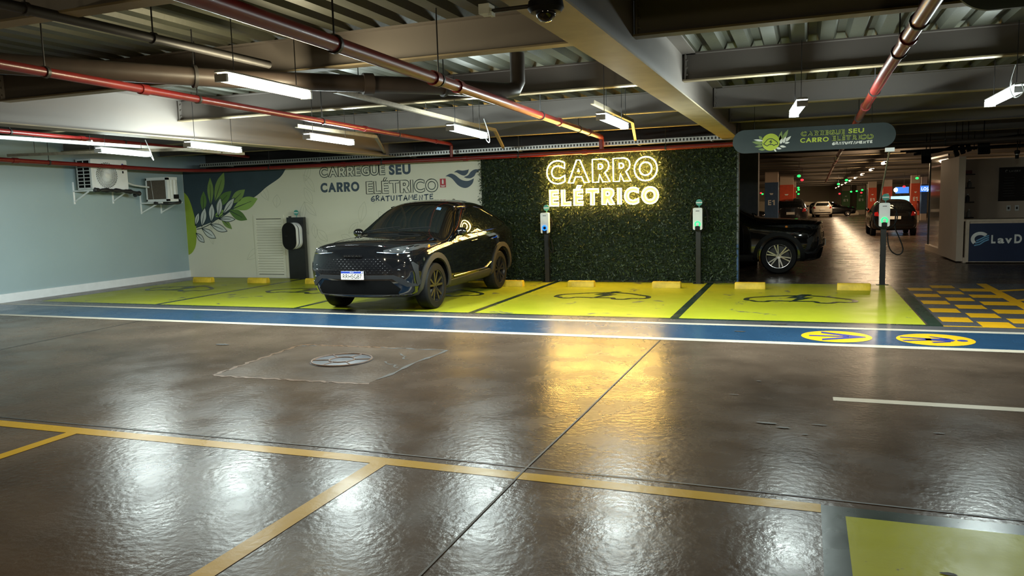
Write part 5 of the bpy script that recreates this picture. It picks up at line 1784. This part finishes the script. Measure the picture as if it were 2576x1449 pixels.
def suv_details(c, arch='cladding'):
    W1 = [(.88, 1.135), (1.08, 1.31), (1.28, 1.46), (1.45, 1.525), (1.66, 1.545), (1.70, 1.145)]
    W2 = [(1.76, 1.145), (1.72, 1.55), (2.20, 1.555), (2.50, 1.515), (2.60, 1.47), (2.56, 1.175)]
    W3 = [(2.62, 1.185), (2.66, 1.455), (2.90, 1.375), (3.10, 1.29), (3.20, 1.235), (2.98, 1.205)]
    DLO = [(.83, 1.12), (1.08, 1.335), (1.28, 1.485), (1.45, 1.55), (1.66, 1.57), (2.20, 1.582), (2.50, 1.545), (2.90, 1.405), (3.12, 1.305), (3.26, 1.225), (2.98, 1.185), (2.56, 1.155), (1.73, 1.125)]
    for sg in (1, -1):
        for w in (W1, W2, W3):
            c.patch('side_window', w, sg, 'glass_black', .004, .06)
        c.strip('window_trim', DLO, sg, .011, 'dark_chrome', .004, closed=True)
        for pts in ([(.66, .42), (.60, .75), (.60, 1.00), (.82, 1.12)], [(1.73, .42), (1.75, 1.12)], [(2.42, .50), (2.52, .80), (2.60, 1.0), (2.60, 1.16)]):
            c.strip('door_seam', pts, sg, .004, 'hole', .0)
        for u, z in ((1.52, .985), (2.38, 1.015)):
            p, n = c.hit(sg, u * c.k[1], z * c.k[2])
            MB().bar(p + Vector((sg * .02, -.11, -.005)), p + Vector((sg * .02, .11, .01)), .025, .03).build('door_handle', M['paint_black'], c.root)
        for u in (0, c.wb):
            R0, R1 = c.wr * 1.155, c.wr * 1.155 + .085
            a0, a1 = (-22, 205) if u == 0 else (-25, 200)
            A = [(u - R1 * math.cos(math.radians(a)), c.wr + R1 * math.sin(math.radians(a))) for a in np.linspace(a0, a1, 22)]
            B = [(u - R0 * math.cos(math.radians(a)), c.wr + R0 * math.sin(math.radians(a))) for a in np.linspace(a0, a1, 22)]
            c.patch('wheel_arch', A + B[::-1], sg, arch, .022, .07)
        c.patch('sill_cladding', [(.50, .27), (2.25, .27), (2.28, .40), (2.20, .44), (.52, .40)], sg, 'cladding', .016, .08)
        c.strip('sill_moulding', [(.62, .455), (2.0, .475), (2.24, .56)], sg, .013, 'dark_chrome', .008)
        # door mirror
        p, n = c.hit(sg, .92 * c.k[1], 1.13 * c.k[2])
        b = p + Vector((sg * .11, -.02, .05))
        g = MB().ellipsoid(b, .105, .065, .075, 18, 12).bar(p + Vector((0, 0, -.01)), b + Vector((0, 0, -.05)), .05, .03)
        o = g.build('door_mirror', M['paint_black'], c.root)
        MB().ellipsoid(b + Vector((0, .05, 0)), .08, .02, .055, 14, 8).build('mirror_glass', M['chrome'], o)
    c.patch('windscreen', [(-.73, .53), (-.38, .475), (0, .46), (.38, .475), (.73, .53), (.56, 1.28), (0, 1.25), (-.56, 1.28)], 'top', 'glass_front', .003, .07)
    c.patch('rear_window', [(-.50, 2.95), (.50, 2.95), (.58, 3.55), (-.58, 3.55)], 'top', 'glass_black', .003, .08)
    for a, b in (((-.58, .52), (.0, .60)), ((.02, .50), (.55, .62))):
        c.strip('wiper', [a, b], 'top', .008, 'black', .012)
    c.patch('windscreen_sticker', [(.41, 1.14), (.49, 1.14), (.475, 1.22), (.40, 1.22)], 'top', 'sticker_blue', .006, .05)
    for sx in (1, -1):
        c.strip('roof_rail', [(sx * .60, 1.45), (sx * .615, 2.0), (sx * .60, 2.75)], 'top', .015, 'black_gloss', .016)
        c.strip('bonnet_crease', [(sx * .42, -.72), (sx * .52, -.2), (sx * .60, .45)], 'top', .010, 'paint_black', -.004)
    p, n = c.hit('top', 0, 2.85)
    MB().ellipsoid(p + Vector((0, 0, .02)), .03, .09, .05, 14, 8).build('roof_antenna', M['black'], c.root)
    c.strip('bonnet_seam', [(-.72, -.70), (-.4, -.80), (0, -.84), (.4, -.80), (.72, -.70)], 'top', .005, 'hole', 0)
    for s_, mp in ((1, lambda q: q), (-1, mirror)):
        h = c.patch('headlamp', mp([(.48, .955), (.62, .945), (.80, .955), (.895, .985), (.885, 1.03), (.80, 1.045), (.62, 1.015), (.48, .985)]), 'front', 'lens', .006, .04, label='clear lamp with chrome inside')
        g, ga = MB(), MB()
        for v, z, r_ in ((.58, .975, .016), (.68, .982, .024), (.78, .995, .026)):
            p, n = c.hit('front', s_ * v * c.k[0], z * c.k[2])
            g.ellipsoid(p + n * .004, r_ * 1.1, r_ * .4, r_ * .7, 12, 8)
        g.build('lamp_projector', M['chrome'], h)
        p, n = c.hit('front', s_ * .885 * c.k[0], 1.0 * c.k[2])
        MB().ellipsoid(p + n * .01, .012, .03, .025, 10, 6).build('amber_reflector', M['amber'], h)
        c.strip('lamp_brow', mp([(.38, .955), (.62, .935), (.82, .94)]), 'front', .007, 'chrome', .004)
        c.patch('fog_recess', mp([(.66, .44), (.84, .46), (.87, .60), (.82, .74), (.74, .78), (.60, .70)]), 'front', 'black_gloss', .004, .05)
        c.patch('bumper_blade', mp([(.878, .44), (.905, .46), (.90, .74), (.862, .80), (.85, .78), (.88, .62)]), 'front', 'grey_insert', .012, .05)
        for v, z in ((.70, .69), (.745, .58), (.80, .50)):
            p, n = c.hit('front', s_ * v * c.k[0], z * c.k[2])
            MB().ellipsoid(p + n * .006, .026, .012, .014, 10, 6).build('daytime_lamp', M['lens'], c.root)
        c.patch('tail_lamp', mp([(.10, .98), (.72, .98), (.78, 1.03), (.10, 1.03)]), 'rear', 'red_lens', .01, .06)
    c.patch('grille', [(-.46, .87), (.46, .87), (.68, .66), (.66, .625), (-.66, .625), (-.68, .66)], 'front', 'black_gloss', .004, .05)
    g = MB()
    for r_ in range(7):
        for q in range(19):
            z = .85 - r_ * .034
            v = (q - 9) * .068 + (.034 if r_ % 2 else 0)
            lim = .44 + (.87 - z) * .95
            if abs(v) > lim - .03:
                continue
            p, n = c.hit('front', v * c.k[0], z * c.k[2])
            n = (n + Vector((0, -1, 0))).normalized()
            a = Vector((0, 0, 1)).cross(n).normalized()
            b = n.cross(a)
            t_ = p + n * .014
            g.add([p + a * .017 + n * .003, p + b * .009 + n * .003, p - a * .017 + n * .003, p - b * .009 + n * .003, t_], [(0, 1, 4), (1, 2, 4), (2, 3, 4), (3, 0, 4)])
    g.build('grille_lattice', M['lattice'], c.root, recalc=True)
    c.patch('bumper_insert', [(-.62, .61), (.62, .61), (.74, .56), (.84, .475), (.90, .465), (.88, .43), (.78, .43), (.60, .555), (-.60, .555), (-.78, .43), (-.88, .43), (-.90, .465), (-.84, .475), (-.74, .56)], 'front', 'grey_insert', .014, .05)
    c.patch('lower_intake', [(-.56, .53), (.56, .53), (.70, .40), (.66, .31), (-.66, .31), (-.70, .40)], 'front', 'hole', .003, .06)
    c.patch('skid_plate', [(-.80, .31), (.80, .31), (.72, .262), (-.72, .262)], 'front', 'cladding', .010, .07)


suv = Car('suv_car', 'black coupe-roofed SUV parked nose out on the lime bays', 'car', SUV, M['paint_black'], scale=(1.05, 1.03, 1.025), loc=(-6.55, 11.25, 0), wb=2.80, wr=.375, track=.855)
suv_details(suv)
t = suv.root
p, n = suv.hit('front', 0, .63)
np_ = MB().box(-.20, .20, p.y - .040, p.y - .028, .565, .695).build('number_plate', M['plate'], t)
MB().box(-.198, .198, p.y - .0415, p.y - .040, .662, .694).build('plate_band', M['plate_blue'], np_)
g = fill_text(MB(), 'RRH5G87', (-.168, .170, .582, .648), (0, p.y - .0405, 0), EX, EZ, bold=.0, gap=.09, off=.001)
g.build('plate_lettering', M['plate_ink'], np_)
g = fill_text(MB(), 'BRASIL', (-.035, .035, .671, .685), (0, p.y - .0418, 0), EX, EZ, bold=.0, gap=.08, off=.001)
g.box(.165, .19, p.y - .0425, p.y - .0418, .668, .688)
g.build('band_lettering', M['sign_white'], np_)
p, n = suv.hit('front', 0, .925)
b = MB().box(-.165, .165, p.y - .016, p.y + .02, .905, .945).build('grille_badge', M['black_gloss'], t)
fill_text(MB(), 'HAVAL', (-.15, .15, .912, .938), (0, p.y - .016, 0), EX, EZ, bold=.02, gap=.25, t=.004).build('badge_lettering', M['chrome'], b)

suv2 = Car('suv_car', 'second black SUV, only its nose and front wheel showing past the hedge end', 'car', SUV, M['paint_black'], scale=(.97, 1, .99), loc=(-.52, 18.22, 0), rz=PI / 2, rim='rim_silver', spokes=6, wr=.375)
suv_details(suv2, 'black')
p, n = suv2.hit('front', 0, .62)
MB().box(-.20, .20, p.y - .035, p.y - .022, .56, .69).build('number_plate', M['plate'], suv2.root)


def hatch_details(c, glass='glass_black', rear=True):
    for sg in (1, -1):
        c.patch('side_window', [(.80, 1.0), (1.05, 1.25), (1.25, 1.345), (1.55, 1.37), (1.58, 1.02)], sg, glass, .004, .08)
        c.patch('side_window', [(1.63, 1.02), (1.60, 1.37), (2.20, 1.365), (2.45, 1.32), (2.42, 1.05)], sg, glass, .004, .08)
        p, n = c.hit(sg, .85 * c.k[1], 1.02 * c.k[2])
        MB().ellipsoid(p + Vector((sg * .10, 0, .03)), .09, .05, .06, 12, 8).build('door_mirror', c.body.data.materials[0], c.root)
        for u in (1.40, 2.25):
            p, n = c.hit(sg, u * c.k[1], .86 * c.k[2])
            MB().bar(p + Vector((sg * .015, -.08, 0)), p + Vector((sg * .015, .08, 0)), .02, .025).build('door_handle', c.body.data.materials[0], c.root)
    c.patch('windscreen', [(-.62, .60), (0, .55), (.62, .60), (.50, 1.16), (-.50, 1.16)], 'top', glass, .003, .08)
    c.patch('rear_window', [(-.56, 1.07), (.56, 1.07), (.49, 1.32), (-.49, 1.32)], 'rear', glass, .006, .07)
    for s_, mp in ((1, lambda q: q), (-1, mirror)):
        c.patch('tail_lamp', mp([(.56, .82), (.73, .84), (.735, .97), (.62, 1.0)]), 'rear', 'red_lens', .008, .06)
        c.patch('headlamp', mp([(.42, .66), (.68, .70), (.70, .78), (.50, .75)]), 'front', 'lens', .006, .06)
    p, n = c.hit('rear', 0, .74 * c.k[2])
    MB().box(-.22, .22, p.y + .0, p.y + .02, .70 * c.k[2], .82 * c.k[2]).build('number_plate', M['plate'], c.root)
    c.patch('bumper_strip', [(-.66, .42), (.66, .42), (.68, .50), (-.68, .50)], 'rear', 'black', .006, .08)


def far_car(label, paint_, x, y, rz, scale=(1, 1, 1), glass='glass_black'):
    c = Car('hatchback_car' if scale[2] < 1.12 else 'van_car', label, 'car', HATCH, M[paint_], scale=scale, level=2, wb=2.50 * scale[1], wr=.30 * scale[2], track=.73 * scale[0], tyre=.19, loc=(x, y, zf(y)), rz=rz, nose=.15, rim='rim_silver')
    hatch_details(c, glass)
    return c


M['paint_white'] = mat('cream_white_car_paint', (0.62, 0.57, 0.48), 0.25, coat=0.6, var=0.02)
M['paint_dark'] = mat('charcoal_car_paint', (0.012, 0.012, 0.013), 0.15, coat=0.8, var=0.02)
blk = far_car('black hatchback seen from behind, parked beyond the free-standing charger', 'paint_black', 3.42, 38.4, PI, (1.03, 1, 1.03))
p, n = blk.hit('rear', -.2, 1.2)
blk.patch('window_sticker', [(.05, 1.12), (.40, 1.12), (.38, 1.27), (.07, 1.25)], 'rear', 'cream', .012, .06)
far_car('cream white hatchback far down the aisle in front of the ramp', 'paint_white', 1.42, 78.5, PI, (1.02, 1, 1.0))
far_car('dark hatchback side-on beside the white one', 'paint_dark', 3.70, 80.5, PI / 2, (1, 1.05, .95), 'glass_black')
far_car('dark tall van parked left of the aisle, seen from behind', 'paint_dark', -.78, 49.8, PI, (1.08, 1.1, 1.16))
far_car('dark car half hidden behind the blue column', 'paint_dark', -3.2, 56, PI / 2, (1, 1, .95))
